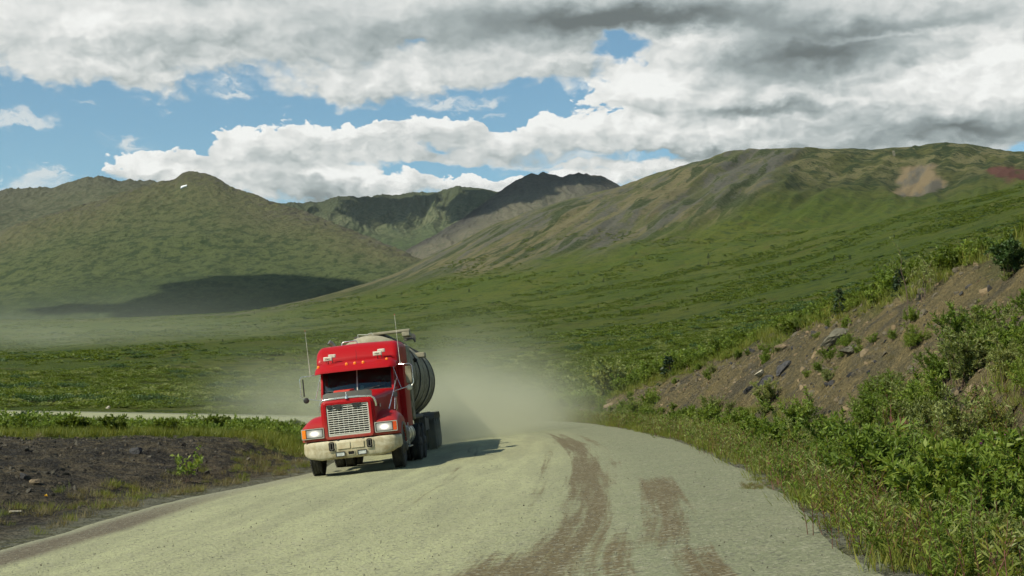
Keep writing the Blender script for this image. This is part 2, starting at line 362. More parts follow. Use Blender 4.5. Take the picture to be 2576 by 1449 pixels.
CY = np.array([-40, 0, 20, 30, 38, 50, 60, 75, 85, 100, 130], float)      # cut bank: crest x, crest z by depth
CX = np.array([10.5, 11, 11.2, 11.2, 10.9, 10.2, 9.0, 6.6, 4.9, 3.5, 3], float)
CZ = np.array([5.2, 5.6, 5.5, 5.2, 4.9, 4.35, 3.6, 2.35, 1.3, .8, .7], float)
def H(x, y, detail=True):
    x = np.asarray(x, float); y = np.asarray(y, float)
    T, OUT, ZR, S = road_coords(x, y)
    right = T > 0
    # --- right-hand side: verge, cut bank, slope above
    cx = np.interp(y, CY, CX)+fbm(x*0+3, y/9, 2)*.5; cz = np.interp(y, CY, CZ)
    foot = x-OUT+np.interp(y, [0, 30, 60, 85], [2.0, 1.9, 1.5, 1.0])
    zf = ZR-.12
    zv = ZR-.10*sst(OUT, .1, 1.0)
    t = np.clip((x-foot)/np.maximum(cx-foot, .5), 0, 1.0)
    tt = 1-(1-t)**1.35
    bank = zf+(cz-zf)*tt
    beyond = np.maximum(x-cx, 0)
    fade = sst(y, 60, 95)
    top = cz+beyond*.075*(1-fade)-beyond*.0*fade
    zr_ = np.where(x > cx, top, np.where(x > foot, bank, zv))
    # --- left-hand side: shoulder, rubble mound, flat
    d = OUT
    zl = ZR-.10*sst(d, .2, 2.5)
    base = .0+.0*x
    zl = zl*(1-sst(d, .8, 6))+base*sst(d, .8, 6)
    yc = 47+.15*(x+12)
    mound = .62*np.exp(-((y-yc)/(10.5))**2)*sst(x, -30, -15)*(1-sst(x, -9.2, -6.2))*sst(d, .5, 3)
    mound2 = .35*np.exp(-((y-34)/5)**2-((x+15)/4)**2)
    zl = zl+mound+mound2*sst(d, 1, 3)
    near = np.where(right, zr_, zl)
    # --- far relief
    yy = np.maximum(y, 1.0); fx = np.clip(x/np.maximum(y, 130.), -1, 1)
    farz = EYE+far_slope(fx, y)*np.maximum(y, 130.)
    # beyond the fan's near row, keep the row-130 height going towards the camera on both sides
    b = sst(y, 92, 132)
    leftflat = np.where(x < 0, 0.0, 1.0)
    z = near*(1-b)+farz*b
    # side parts far from the road near the camera
    # the road bed wins around the road
    rb = 1-sst(OUT, .3, 9)
    zbed = ZR-.08*sst(OUT, 0, .6)-.05*sst(OUT, .5, 2.5)
    farpart = sst(y, 70, 92)
    z = z*(1-rb*farpart)+zbed*rb*farpart
    # --- detail relief
    if detail:
        amp = sst(OUT, .15, 1.6)
        # near bumps
        z = z+amp*(.10*fbm(x/1.7, y/1.7, 4)+.05*fbm(x/.45, y/.45, 3))*(1-sst(y, 60, 180))
        bk = np.where(right & (x > foot) & (x < cx+1) & (y < 95), 1., 0.)
        bk *= sst(t, .02, .2)
        rough = ridged(x/2.2+y/5, y/2.6, 4)*.22+ridged(x/.7, y/.9, 3)*.09+.25*fbm(x/5, y/6, 2)
        z = z+rough*bk
        rub = sst(OUT, 1.2, 4)*(~right)*(1-sst(y, 47, 54))*sst(y, 8, 24)
        z = z+rub*(ridged(x/.9, y/1.1, 4)*.09+.12*fbm(x/2.4, y/3, 3)+.05*np.abs(fbm(x/.22, y/.3, 2)))
        g = sst(y, 140, 330)*(1-sst(y, 900, 1500)*.5)
        z = z+g*(fbm(x/45, y/60, 4)*1.6*(y/600)+fbm(x/12, y/14, 3)*.55)
        # gullies and ribs on the hill
        hill = sst(y, 800, 1500)*sst(x, -120, 150)
        c_, s_ = .93, .36
        a_ = x*c_-y*s_; b_ = x*s_+y*c_
        z = z+hill*(ridged(a_/70+.2*fbm(x/300, y/300, 2), b_/700, 3)*13+ridged(a_/24, b_/200, 3)*4.0+fbm(x/260, y/260, 3)*12-6)*(.25+.75*sst(np.abs(y-np.interp(fx, GX, rd)), 5, 260))
        # low creek scarp along the left edge of the plain
    # beneath the road sheet
    z = np.where(OUT < 0, z-0.06*sst(-OUT, 0., .5), z)
    return z

# --- ground sheet
ty = np.concatenate([np.linspace(-45, 4, 30), 4+(np.exp(np.linspace(0, np.log(1+(3400-4)/14.), 1000))-1)*14.])
ty = np.unique(ty); nr = len(ty); nc = 1000
tt_ = np.linspace(-1, 1, nc)
rowsx = []
for yv in ty:
    W = max(150., .98*yv); k = np.interp(yv, [0, 30, 130, 400, 3000], [6.2, 5.0, 2.6, 1.0, .9])
    cxv = np.interp(yv, [0, 40, 130], [1.5, -1, 0])
    rowsx.append(cxv*(1-tt_**2)+W*np.sinh(k*tt_)/np.sinh(k))
GXX = np.array(rowsx); GYY = np.repeat(ty[:, None], nc, 1)
GZZ = H(GXX, GYY)
T_, OUT_, ZR_, S_ = road_coords(GXX, GYY)
fx_ = GXX/np.maximum(GYY, 1); sl_ = (GZZ-EYE)/np.maximum(GYY, 1)
cxg = np.interp(GYY, CY, CX)
wob = fbm(GXX/3.1, GYY/4.3, 4)
dirt = (T_ > 0)*sst(OUT_, 1.2, 2.6)*(1-sst(GXX-cxg+wob*2.2, -1.8, .2))*(1-sst(GYY, 86, 96))
dirt = np.clip(dirt, 0, 1)
rub = (T_ < 0)*sst(OUT_+wob*.5, .05, .7)*(1-sst(GYY+wob*5-.15*(GXX+12), 45, 49))*sst(GXX+wob*5, -34, -22)
verge = (1-sst(OUT_+wob*.7, .1, 1.6))
spx = 1288+3500*fx_
lowb = np.interp(fx_, *[np.array(v) for v in ray([600, 900, 1100, 1300, 1500, 1700, 1850, 1960, 2040], [800, 742, 702, 690, 650, 600, 545, 460, 360])])
scree = sst(sl_-lowb+.014*fbm(GXX/60, GYY/120, 3), -.006, .012)*sst(GYY, 1050, 1350)
def spot(px, py, rx, ry, wobk=.5):
    a_, b_ = ray(px, py); return 1-sst(np.hypot((fx_-a_)*3500/rx, (sl_-b_)*3500/ry)+wobk*fbm(GXX/35, GYY/50, 3), .75, 1.05)
far_ok = sst(GYY, 1400, 1500)
tan = np.maximum(spot(2318, 450, 60, 42), spot(2290, 480, 45, 20))*far_ok
red = np.maximum(spot(2525, 432, 45, 16), spot(2580, 452, 60, 26))*far_ok
ground_attrs = dict(dirt=dirt, rubble=rub, verge=verge, scree=scree, tan=tan, red=red)
# ================================================================== materials of the land
def pos(nt): return nt.node('ShaderNodeNewGeometry').outputs['Position']
def shrub_colour(nt, p, warm=1.0):
    """green of the low tundra scrub: mottled patches of willow, dwarf birch and sedge"""
    pz = nt.v('MULTIPLY', p, (1, 1, .3))
    a = nt.noise(pz, .012, 5, .6, .6); b = nt.noise(pz, .11, 5, .62, .4); c = nt.noise(pz, .9, 4, .65)
    col = nt.mix(nt.sm(a, .38, .64), (.082, .116, .011, 1), (.118, .134, .018, 1))
    col = nt.mix(nt.m('MULTIPLY', nt.sm(b, .50, .66), .85), col, (.030, .056, .013, 1))
    col = nt.mix(nt.m('MULTIPLY', nt.sm(b, .46, .30), .55), col, (.122, .142, .022, 1))
    col = nt.mix(nt.m('MULTIPLY', nt.sm(nt.noise(pz, .035, 4, .6, 1.2), .56, .68), .55), col, (.125, .104, .026, 1))
    c2 = nt.noise(pz, .33, 5, .7, .3)
    col = nt.mix(nt.m('MULTIPLY', nt.sm(c2, .51, .62), .55), col, (.045, .074, .014, 1)); col = nt.mix(nt.m('MULTIPLY', nt.sm(c2, .46, .38), .55), col, (.108, .146, .020, 1))
    col = nt.mix(nt.m('MULTIPLY', nt.sm(c, .50, .64), .45), col, (.026, .048, .012, 1))
    return col
gm, nt, out = new_mat('tundra_ground')
p = pos(nt)
green = shrub_colour(nt, p)
# scree with streaks running down the hill
ps = nt.mapping(p, rot=(0, 0, R(21)), sc=(1, 1, 1)); ps = nt.v('MULTIPLY', ps, (1, .12, .25))
gr = nt.noise(p, .09, 5, .7); gr2 = nt.noise(p, .30, 3, .65)
s1 = nt.noise(ps, .022, 6, .62, .5); s2 = nt.noise(ps, .06, 6, .65, .3); s3 = nt.noise(p, .35, 4, .7)
scol = nt.mix(nt.sm(s1, .45, .55), (.165, .145, .072, 1), (.105, .103, .084, 1))
scol = nt.mix(nt.m('MULTIPLY', nt.sm(s2, .50, .56), .8), scol, (.090, .100, .032, 1))
scol = nt.mix(nt.m('MULTIPLY', nt.sm(nt.noise(ps, .045, 5, .6, .4), .54, .58), .95), scol, (.036, .055, .016, 1))
scol = nt.mix(nt.m('MULTIPLY', nt.sm(s3, .5, .7), .35), scol, (.06, .062, .035, 1))
scol = nt.mix(nt.m('MULTIPLY', nt.sm(gr, .52, .64), .7), scol, (.060, .068, .028, 1)); scol = nt.mix(nt.m('MULTIPLY', nt.sm(gr2, .5, .62), .35), scol, (.22, .19, .12, 1))
scr = nt.m('MULTIPLY', nt.attr('scree'), nt.sm(nt.sep(p)[0], 330, 520, 1., .0))
# patchy tan tops to the right of the scree
pt = nt.v('MULTIPLY', p, (1, .55, .6))
patch = nt.m('MULTIPLY', nt.sm(nt.noise(pt, .022, 7, .66, 1.0), .51, .545), nt.sm(nt.sep(p)[1], 1450, 1750))
hillg = nt.mix(nt.sm(nt.noise(pt, .03, 6, .65, .8), .44, .56), (.030, .046, .014, 1), (.085, .088, .026, 1))
hillg = nt.mix(nt.m('MULTIPLY', nt.sm(gr, .50, .60), .8), hillg, (.022, .034, .012, 1)); hillg = nt.mix(nt.m('MULTIPLY', nt.sm(gr, .46, .38), .6), hillg, (.115, .11, .040, 1))
green = nt.mix(nt.sm(nt.sep(p)[1], 1250, 1600), green, hillg)
green = nt.mix(nt.m('MULTIPLY', nt.m('MULTIPLY', patch, nt.sm(gr2, .35, .5)), .9), green, (.170, .155, .070, 1))
col = nt.mix(scr, green, scol)
tn = nt.mix(nt.sm(s2, .45, .6), (.23, .175, .10, 1), (.145, .13, .10, 1))
col = nt.mix(nt.attr('tan'), col, tn); col = nt.mix(nt.attr('red'), col, (.115, .048, .035, 1))
# soil of the cut bank and rubble
d1 = nt.noise(p, .9, 6, .65, .5); d2 = nt.noise(p, 6, 5, .7); d3 = nt.voro(p, 9, out='Color')
soil = nt.mix(nt.sm(d1, .36, .62), (.195, .155, .075, 1), (.125, .107, .060, 1))
soil = nt.mix(nt.sm(d2, .50, .68), soil, (.29, .22, .105, 1))
soil = nt.mix(nt.m('MULTIPLY', nt.sm(nt.noise(p, .4, 4, .6, 1), .52, .64), .6), soil, (.075, .070, .058, 1))
gs = nt.m('MULTIPLY', nt.sm(nt.noise(nt.v('ADD', p, (31, 5, 2)), .8, 5, .65), .58, .68), .4)
soil_g = nt.mix(gs, soil, (.085, .09, .028, 1))
col = nt.mix(nt.attr('dirt'), col, soil_g)
rubc = nt.mix(nt.sm(nt.noise(p, 1.3, 6, .7, .4), .40, .64), (.046, .041, .033, 1), (.125, .102, .064, 1))
rubc = nt.mix(nt.m('MULTIPLY', nt.sm(nt.noise(p, 9, 4, .7), .56, .7), .7), rubc, (.16, .13, .10, 1))
col = nt.mix(nt.attr('rubble'), col, rubc)
vg = nt.mix(nt.sm(nt.noise(p, 1.8, 5, .65), .46, .62), (.21, .205, .155, 1), (.12, .115, .06, 1)); vg = nt.mix(nt.m('MULTIPLY', nt.sm(d2, .45, .62), .35), vg, (.14, .13, .095, 1))
col = nt.mix(nt.m('MULTIPLY', nt.attr('verge'), .9), col, vg)
hb = nt.m('ADD', nt.noise(p, .20, 7, .74), nt.m('MULTIPLY', nt.noise(p, 3.5, 6, .7), .06))
bn = nt.bump(hb, 1.0, 5.0)
bn2 = nt.bump(nt.noise(p, 8, 6, .75), .8, .07, bn)
principled(nt, out, Base_Color=col, Roughness=.95, Normal=bn2, Specular_IOR_Level=.15)
ground = mesh_obj('ground', np.stack([GXX, GYY, GZZ], -1).reshape(-1, 3), grid_faces(nr_ := len(ty), nc), gm, smooth=True, attrs=ground_attrs)
tag(ground, 'green tundra valley floor rising to the long hill on the right', kind='structure')
_hv = None
def ground_z(x, y): return float(H(np.array([x]), np.array([y]))[0])

# ------------------------------------------------------------------ gravel road sheet
NW = 90
u_ = np.linspace(-1, 1, NW)
mfine = np.interp(np.linspace(0, 1, 1600), np.linspace(0, 1, NS), np.arange(NS))
mi = mfine.astype(int).clip(0, NS-2); mf = (mfine-mi)[:, None]
EL2 = EL[mi]*(1-mf)+EL[mi+1]*mf; ER2 = ER[mi]*(1-mf)+ER[mi+1]*mf; ARC2 = ARC[mi]*(1-mf[:, 0])+ARC[mi+1]*mf[:, 0]
wid = np.hypot(*(ER2-EL2)[:, :2].T)
edgeL = .28*fbm(ARC2/1.6, ARC2*0, 4)+.12; edgeR = .28*fbm(ARC2/1.3, ARC2*0+9, 4)+.16
ul = -1-edgeL*2/wid; ur = 1+edgeR*2/wid
UU = ul[:, None]+(ur-ul)[:, None]*(u_[None, :]+1)/2
RV = EL2[:, None, :]+(ER2-EL2)[:, None, :]*((UU+1)/2)[..., None]
lat_r = (1-UU)*wid[:, None]/2      # metres from the right edge
lat_l = (UU+1)*wid[:, None]/2
ss = np.repeat(ARC2[:, None], NW, 1)
RV[..., 2] += .018*fbm(RV[..., 0]/1.2, RV[..., 1]/2.5, 3)-.03*sst(-np.minimum(lat_l, lat_r), -.25, .28)
# two slightly worn wheel paths
for c0, dp in ((2.3, .03), (4.2, .02), (6.6, .025), (8.4, .02)):
    RV[..., 2] -= dp*np.exp(-((lat_r-c0)/.45)**2)
rm, nt, out = new_mat('gravel_road')
p = pos(nt); lr = nt.attr('lat_right'); ll = nt.attr('lat_left'); sa = nt.attr('along')
stv = nt.comb(lr, nt.m('MULTIPLY', sa, .10), 0)
st1 = nt.noise(stv, 1.6, 5, .6, .2); st2 = nt.noise(nt.comb(lr, nt.m('MULTIPLY', sa, .05), 5), 5.5, 4, .6)
brk = nt.m('MULTIPLY_ADD', nt.noise(nt.comb(nt.m('MULTIPLY', lr, .75), nt.m('MULTIPLY', sa, 5.0), 2), 1.5, 5, .62), .75, nt.m('MULTIPLY', nt.noise(nt.comb(lr, nt.m('MULTIPLY', sa, .5), 2), 2.6, 6, .68), .25))
g1 = nt.noise(p, 32, 4, .75); g2 = nt.noise(p, 2.0, 5, .6)
base = nt.mix(nt.sm(st1, .35, .65), (.365, .372, .205, 1), (.285, .29, .165, 1))
base = nt.mix(nt.m('MULTIPLY', nt.sm(lr, 4.2, 1.2), .92), base, (.170, .182, .108, 1))
base = nt.mix(nt.m('MULTIPLY', nt.sm(ll, 1.6, .3), .6), base, (.22, .215, .16, 1))
base = nt.mix(nt.m('MULTIPLY', nt.sm(g2, .45, .7), .30), base, (.27, .255, .17, 1))
def band(c0, wd, lo, hi, s0, s1, s2, s3, a=1.):
    """a damp brown streak: lateral centre and half width, noise threshold, start/end along the road"""
    d = nt.m('ABSOLUTE', nt.m('SUBTRACT', nt.m('ADD', lr, nt.m('MULTIPLY', nt.m('SUBTRACT', st1, .5), .5)), c0))
    e = nt.sm(d, wd, wd*.35)
    k = nt.sm(nt.m('ADD', e, nt.m('ADD', nt.m('MULTIPLY', nt.m('SUBTRACT', brk, .5), 2.6), nt.m('MULTIPLY', nt.m('SUBTRACT', st2, .5), 1.1))), lo, hi)
    k = nt.m('MULTIPLY', k, nt.m('MULTIPLY', nt.sm(sa, s0, s1), nt.sm(sa, s2, s3, 1., 0.)))
    return nt.m('MULTIPLY', nt.m('MULTIPLY', k, nt.sm(e, 0., .15)), a)
A0 = 40.0   # arc length at y = 0
fine = nt.noise(nt.comb(nt.m('MULTIPLY', lr, 1.0), nt.m('MULTIPLY', sa, .025), 5), 5.2, 4, .62)       # long narrow streaks
cross = nt.noise(nt.comb(nt.m('MULTIPLY', lr, .9), nt.m('MULTIPLY', sa, 6.0), 2), 1.5, 5, .68)         # ragged edges pulled across the road
def zone(c0, wd, s0, s1, s2, s3, a=1.):
    d = nt.m('ABSOLUTE', nt.m('SUBTRACT', lr, c0))
    return nt.m('MULTIPLY', nt.m('MULTIPLY', nt.sm(d, wd, wd*.2), nt.m('MULTIPLY', nt.sm(sa, s0, s1), nt.sm(sa, s2, s3, 1., 0.))), a)
zz_ = zone(2.5, .62, A0-5, A0, A0+44, A0+60, 1.)
for q in ((1.5, .50, A0+11, A0+14, A0+21, A0+26, .9), (2.0, .42, A0-5, A0, A0+13, A0+17, .9), (3.0, .75, A0-5, A0, A0+12, A0+16, .95), (1.2, .40, A0-5, A0, A0+12, A0+13.5, .9), (3.9, .45, A0-5, A0, A0+11.5, A0+14, .75), (5.3, .35, A0+14, A0+22, A0+44, A0+55, .45), (3.3, .22, A0+16, A0+22, A0+40, A0+52, .6), (1.9, .18, A0+24, A0+28, A0+44, A0+54, .6)):
    zz_ = nt.m('MAXIMUM', zz_, zone(*q))
bk = nt.m('ADD', zz_, nt.m('ADD', nt.m('MULTIPLY', nt.m('SUBTRACT', fine, .5), 2.4), nt.m('MULTIPLY', nt.m('SUBTRACT', cross, .5), 1.1)))
bk = nt.m('MULTIPLY', nt.sm(bk, .45, 1.0, 0., .88), nt.sm(zz_, .0, .2))
lb = nt.m('MULTIPLY', nt.sm(nt.m('ABSOLUTE', nt.m('SUBTRACT', ll, .85)), .75, .25), nt.sm(sa, A0+36, A0+24))
lb = nt.m('MULTIPLY', lb, nt.sm(brk, .28, .42))
brown = nt.mix(nt.sm(g1, .42, .62), (.088, .058, .024, 1), (.150, .112, .055, 1))
col = nt.mix(bk, base, brown); col = nt.mix(nt.m('MULTIPLY', lb, .92), col, (.095, .070, .048, 1))
# gravel speckle
vs = nt.voro(p, 24, out='Color'); sp = nt.sep(vs)[0]
col = nt.mix(nt.sm(sp, .82, .95, 0., .55), col, (.32, .31, .22, 1))
col = nt.mix(nt.sm(sp, .16, .04, 0., .55), col, (.085, .08, .07, 1))
g3 = nt.noise(p, 11, 5, .72)
col = nt.mix(nt.sm(g1, .45, .68, 0., .55), col, (.13, .125, .09, 1)); col = nt.mix(nt.sm(g3, .50, .66, 0., .22), col, (.18, .175, .125, 1)); col = nt.mix(nt.sm(g3, .46, .36, 0., .15), col, (.44, .44, .31, 1))
bn = nt.bump(nt.m('ADD', nt.voro(p, 26), nt.m('ADD', nt.m('MULTIPLY', g1, 1.2), nt.m('MULTIPLY', g3, .4))), .8, .014)
principled(nt, out, Base_Color=col, Roughness=.95, Normal=bn, Specular_IOR_Level=.2)
road = mesh_obj('road', RV.reshape(-1, 3), grid_faces(len(mfine), NW), rm, smooth=True, attrs=dict(lat_right=lat_r, lat_left=lat_l, along=ss))
tag(road, 'pale gravel highway with brown wheel tracks bending left behind the truck', kind='structure')

# ------------------------------------------------------------------ mountains beyond the valley
def mountain(name, label, ridge, base, dr, db, mat, x0, x1, curve=1.0, n=(520, 200), amp=1.0, rough=1.0, ribs=0.0, seed=0.0):
    """ridge/base: photo contour points; dr/db: real distance of ridge and foot (number or [(px, d)])"""
    pxs = np.linspace(x0, x1, n[0])
    f = lambda tab: np.interp(pxs, [t[0] for t in tab], [t[1] for t in tab]) if not np.isscalar(tab) else np.full(n[0], float(tab))
    rpy = f(ridge); bpy_ = smooth(f(base), 8); DR = smooth(f(dr), 10); DB = smooth(f(db), 10)
    rx, rz = ray(pxs, rpy); bx, bz = ray(pxs, bpy_); rzs = smooth(rz, 16)
    t = np.concatenate([np.linspace(0, 1, n[1]), 1+np.linspace(.02, .6, 40)])[:, None]
    tc = np.minimum(t, 1)
    D = DB[None]+(DR-DB)[None]*t
    sl = bz[None]+(rzs-bz)[None]*(tc**curve)+(rz-rzs)[None]*sst(tc, .80, 1.0)
    zz = EYE+sl*D
    back = np.maximum(t-1, 0); zz = zz-back*(DR-DB)[None]*.75
    fxx = rx[None]*np.ones_like(t); xx = fxx*D
    edge = np.clip(1-np.abs(tc-1)*3, 0, 1)
    w_ = sst(tc, 0, .15)*(1-.80*sst(tc, .8, 1.0))
    zz = zz+w_*amp*(fbm(xx/420+seed, D/420, 4)*45+ridged(xx/150+seed, D/190, 4)*10*rough)
    if ribs: zz = zz+w_*ribs*ridged(xx/90+seed+fbm(D/300, xx/300, 2)*.6, D/700, 4)*sst(tc, .15, .5)
    zz = zz+(sst(tc, .55, 1.))*rough*(ridged(xx/38+seed, D/60, 4)*4.5+np.abs(fbm(xx/16, D/30, 3))*7)
    v = np.stack([xx, D, zz], -1).reshape(-1, 3)
    o = mesh_obj(name, v, grid_faces(t.shape[0], n[0]), mat, smooth=True, attrs=dict(up=np.repeat(tc, n[0], 1)*np.ones_like(xx)))
    return tag(o, label, kind='structure')
def mountain_mat(name, low, mid, high, dark, rock, rock_from=.85, rock_to=1.0, scale=1.0, mott=.8):
    m, nt, out = new_mat(name); p = pos(nt); up = nt.attr('up')
    q = nt.v('MULTIPLY', p, (scale, scale*.55, scale*1.2))
    a = nt.noise(q, .0035, 5, .6, .5); b = nt.noise(q, .055, 7, .72, .3); c = nt.noise(q, .075, 5, .7, .3); dd = nt.noise(q, .20, 4, .7)
    ua = nt.m('ADD', up, nt.m('MULTIPLY', nt.m('SUBTRACT', a, .5), .5))
    col = nt.mix(nt.sm(ua, .15, .55), low, mid); col = nt.mix(nt.sm(ua, .55, .95), col, high)
    col = nt.mix(nt.m('MULTIPLY', nt.sm(b, .49, .56), nt.sm(ua, 1.05, .6, .3, 1.0)), col, dark)
    col = nt.mix(nt.m('MULTIPLY', nt.sm(b, .44, .34), .45), col, [v*1.35 for v in mid[:3]]+[1])
    col = nt.mix(nt.m('MULTIPLY', nt.sm(c, .5, .66), .35), col, dark)
    col = nt.mix(nt.m('MULTIPLY', nt.sm(dd, .52, .64), .45), col, dark); col = nt.mix(nt.m('MULTIPLY', nt.sm(dd, .46, .36), .30), col, [v*1.5 for v in mid[:3]]+[1])
    rk = nt.sm(nt.m('ADD', ua, nt.m('MULTIPLY', nt.m('SUBTRACT', c, .5), .6)), rock_from, rock_to)
    rkc = nt.mix(nt.sm(nt.noise(nt.v('MULTIPLY', p, (1, .4, .35)), .03, 6, .7), .4, .62), rock, [v*.45 for v in rock[:3]]+[1])
    col = nt.mix(rk, col, rkc)
    hb = nt.noise(p, .04, 8, .72)
    principled(nt, out, Base_Color=col, Roughness=.97, Specular_IOR_Level=.1, Normal=nt.bump(hb, .9, 9))
    return m
mm1 = mountain_mat('mountain_scrub', (.036, .056, .020, 1), (.076, .092, .034, 1), (.100, .094, .048, 1), (.030, .046, .018, 1), (.080, .074, .058, 1), .90, 1.10)  # scrub green, low tone darkened to deepen the cloud shadow at the foot
mm2 = mountain_mat('mountain_crag', (.075, .085, .042, 1), (.090, .092, .052, 1), (.085, .085, .055, 1), (.045, .055, .030, 1), (.075, .074, .058, 1), .9, 1.15)
mm3 = mountain_mat('cirque_face', (.058, .088, .034, 1), (.105, .112, .062, 1), (.052, .062, .034, 1), (.045, .06, .03, 1), (.05, .052, .04, 1), .9, 1.2)
mm4 = mountain_mat('dark_peak', (.125, .118, .080, 1), (.13, .118, .082, 1), (.062, .058, .052, 1), (.09, .09, .06, 1), (.045, .042, .04, 1), .8, 1.1)
mountain('back_ridge', 'hazy craggy ridge behind the left mountain',
 [(-900, 470), (-300, 500), (0, 483), (25, 477), (60, 474), (90, 473), (130, 473), (160, 466), (200, 455), (218, 448), (235, 452), (248, 447), (265, 449), (300, 461), (325, 456), (350, 461), (380, 458), (420, 470), (560, 540), (700, 640)],
 [(-900, 700), (0, 660), (350, 600), (700, 700)], 4300, 3400, mm2, -900, 700, .9, amp=.8, rough=1.3, seed=3)
mountain('cirque_ridge', 'shaded green ridge with pale rocky cirque below it',
 [(520, 560), (600, 530), (700, 515), (725, 513), (760, 514), (800, 511), (830, 505), (850, 499), (880, 497), (900, 500), (940, 497), (960, 492), (1000, 494), (1040, 489), (1060, 487), (1100, 487), (1130, 478), (1155, 473), (1180, 476), (1210, 480), (1250, 487), (1300, 500), (1400, 540), (1500, 600)],
 [(520, 680), (800, 700), (1000, 655), (1100, 650), (1500, 640)], [(520, 4600), (850, 4800), (1050, 5300), (1500, 4900)], [(520, 3600), (1000, 4200), (1500, 4300)], mm3, 520, 1500, .85, amp=.5, rough=1.0, ribs=26, seed=8)
mountain('dark_peaks', 'dark double peak with a pale sunlit spur falling to the left',
 [(930, 668), (1000, 645), (1040, 622), (1100, 590), (1160, 553), (1210, 518), (1240, 497), (1258, 483), (1297, 457), (1312, 450), (1326, 441), (1338, 437), (1345, 440), (1354, 443), (1365, 434), (1374, 437), (1383, 441), (1398, 442), (1415, 448), (1432, 441), (1445, 440), (1456, 435), (1468, 441), (1474, 438), (1486, 444), (1511, 444), (1532, 455), (1560, 469), (1590, 488), (1700, 540), (1900, 620)],
 [(930, 740), (1200, 720), (1500, 700), (1900, 720)], [(930, 3500), (1210, 3900), (1350, 4300), (1550, 4300), (1900, 4000)], [(930, 2700), (1300, 2700), (1900, 2700)], mm4, 930, 1900, .95, amp=.25, rough=.5, ribs=14, seed=5)
mountain('left_mountain', 'broad olive mountain with a small rocky crown and mottled slopes',
 [(-900, 720), (-500, 690), (-200, 640), (0, 584), (60, 560), (120, 543), (200, 521), (260, 503), (300, 490), (345, 478), (380, 466), (405, 460), (440, 453), (455, 441), (468, 434), (482, 433), (500, 436), (520, 440), (545, 450), (570, 466), (592, 478), (640, 493), (700, 514), (760, 533), (820, 557), (900, 589), (980, 622), (1040, 648), (1062, 657), (1120, 690), (1250, 760)],
 [(-900, 860), (0, 858), (400, 850), (800, 830), (1250, 800)], [(-900, 2900), (200, 3000), (470, 3150), (700, 2950), (1060, 2500), (1250, 2350)], [(-900, 1750), (400, 1850), (1060, 2050), (1250, 2050)], mm1, -900, 1250, 1.05, n=(620, 260), amp=.42, rough=.75, seed=1)

# ------------------------------------------------------------------ unseen clouds added overhead, shaped to cast the shadows on the slopes
bpy.context.view_layer.update()
def bvh_of(names):
    vs, fs = [], []
    for nme in names:
        me = bpy.data.objects[nme].data; o = len(vs)
        a = np.empty(len(me.vertices)*3, np.float32); me.vertices.foreach_get('co', a); vs.extend(a.reshape(-1, 3).tolist())
        b = np.empty(len(me.loops), np.int32); me.loops.foreach_get('vertex_index', b); fs.extend((b.reshape(-1, 4)+o).tolist())
    return BVHTree.FromPolygons(vs, fs)
cloud_m, nt, out = new_mat('cloud_white')
principled(nt, out, Base_Color=(.8, .8, .8, 1), Roughness=1.0, Specular_IOR_Level=0.)
def shade_cloud(bv, poly, zc, label, wob=60, fuzz=1.0):
    pts = []
    n = len(poly)
    for i in range(n):
        for f in np.linspace(0, 1, 10, endpoint=False):
            q = np.array(poly[i])*(1-f)+np.array(poly[(i+1) % n])*f
            dx, dz = ray(*q); d = Vector((float(dx), 1, float(dz))).normalized()
            hit = bv.ray_cast(Vector((0, 0, EYE)), d)
            if hit[0] is None: continue
            P = hit[0]; s = (zc-P.z)/tosun.z; Q = P+tosun*s
            pts.append((Q.x, Q.y))
    pts = np.array(pts); c = pts.mean(0); m = len(pts); rings = 14; vs = []; fs = []
    for side in (1, -1):
        for r in range(rings+1):
            f = (r/rings)**.7
            for k in range(m):
                q = c+(pts[k]-c)*f; nn = fbm(np.array([q[0]/220]), np.array([q[1]/220]), 4)[0]; n2_ = fbm(np.array([q[0]/60.]), np.array([q[1]/60.]), 3)[0]
                ed = math.sqrt(max(0, 1-f*f))
                q = q+wob*f*np.array([n2_, fbm(np.array([q[1]/70.+4]), np.array([q[0]/70.]), 3)[0]])
                h = (16+14*nn)*ed if side == 1 else -6*ed
                vs.append((q[0], q[1], zc+h+n2_*4*ed))
    for si in range(2):
        o = si*(rings+1)*m
        for r in range(rings):
            for k in range(m):
                a = o+r*m+k; b = o+r*m+(k+1) % m; fs.append((a, b, b+m, a+m) if si == 0 else (a, a+m, b+m, b))
    o = mesh_obj('cloud', vs, fs, cloud_m, smooth=True); tag(o, label, kind='structure')
bvL = bvh_of(['left_mountain', 'ground']); bvC = bvh_of(['cirque_ridge', 'dark_peaks'])
bvL = bvh_of(['left_mountain'])
shade_cloud(bvL, [(250, 815), (330, 760), (420, 715), (560, 694), (700, 690), (850, 700), (925, 715), (1000, 740), (1000, 785), (700, 820), (420, 832), (300, 832)], 1500, 'unseen cloud shaped to shade the foot of the left mountain', 40)
shade_cloud(bvL, [(60, 778), (200, 764), (330, 768), (300, 786), (120, 792)], 1500, 'small unseen cloud shaped to shade the far left slope', 30)
shade_cloud(bvC, [(850, 530), (880, 500), (1000, 480), (1090, 478), (1100, 500), (1060, 530), (1040, 556), (980, 566), (900, 556)], 2100, 'unseen cloud shaped to shade the cirque ridge', 60)
shade_cloud(bvC, [(1130, 560), (1110, 520), (1180, 478), (1260, 470), (1340, 430), (1430, 430), (1560, 460), (1500, 468), (1430, 462), (1370, 500), (1290, 510), (1220, 540)], 2100, 'unseen cloud shaped to shade the dark peaks', 60)

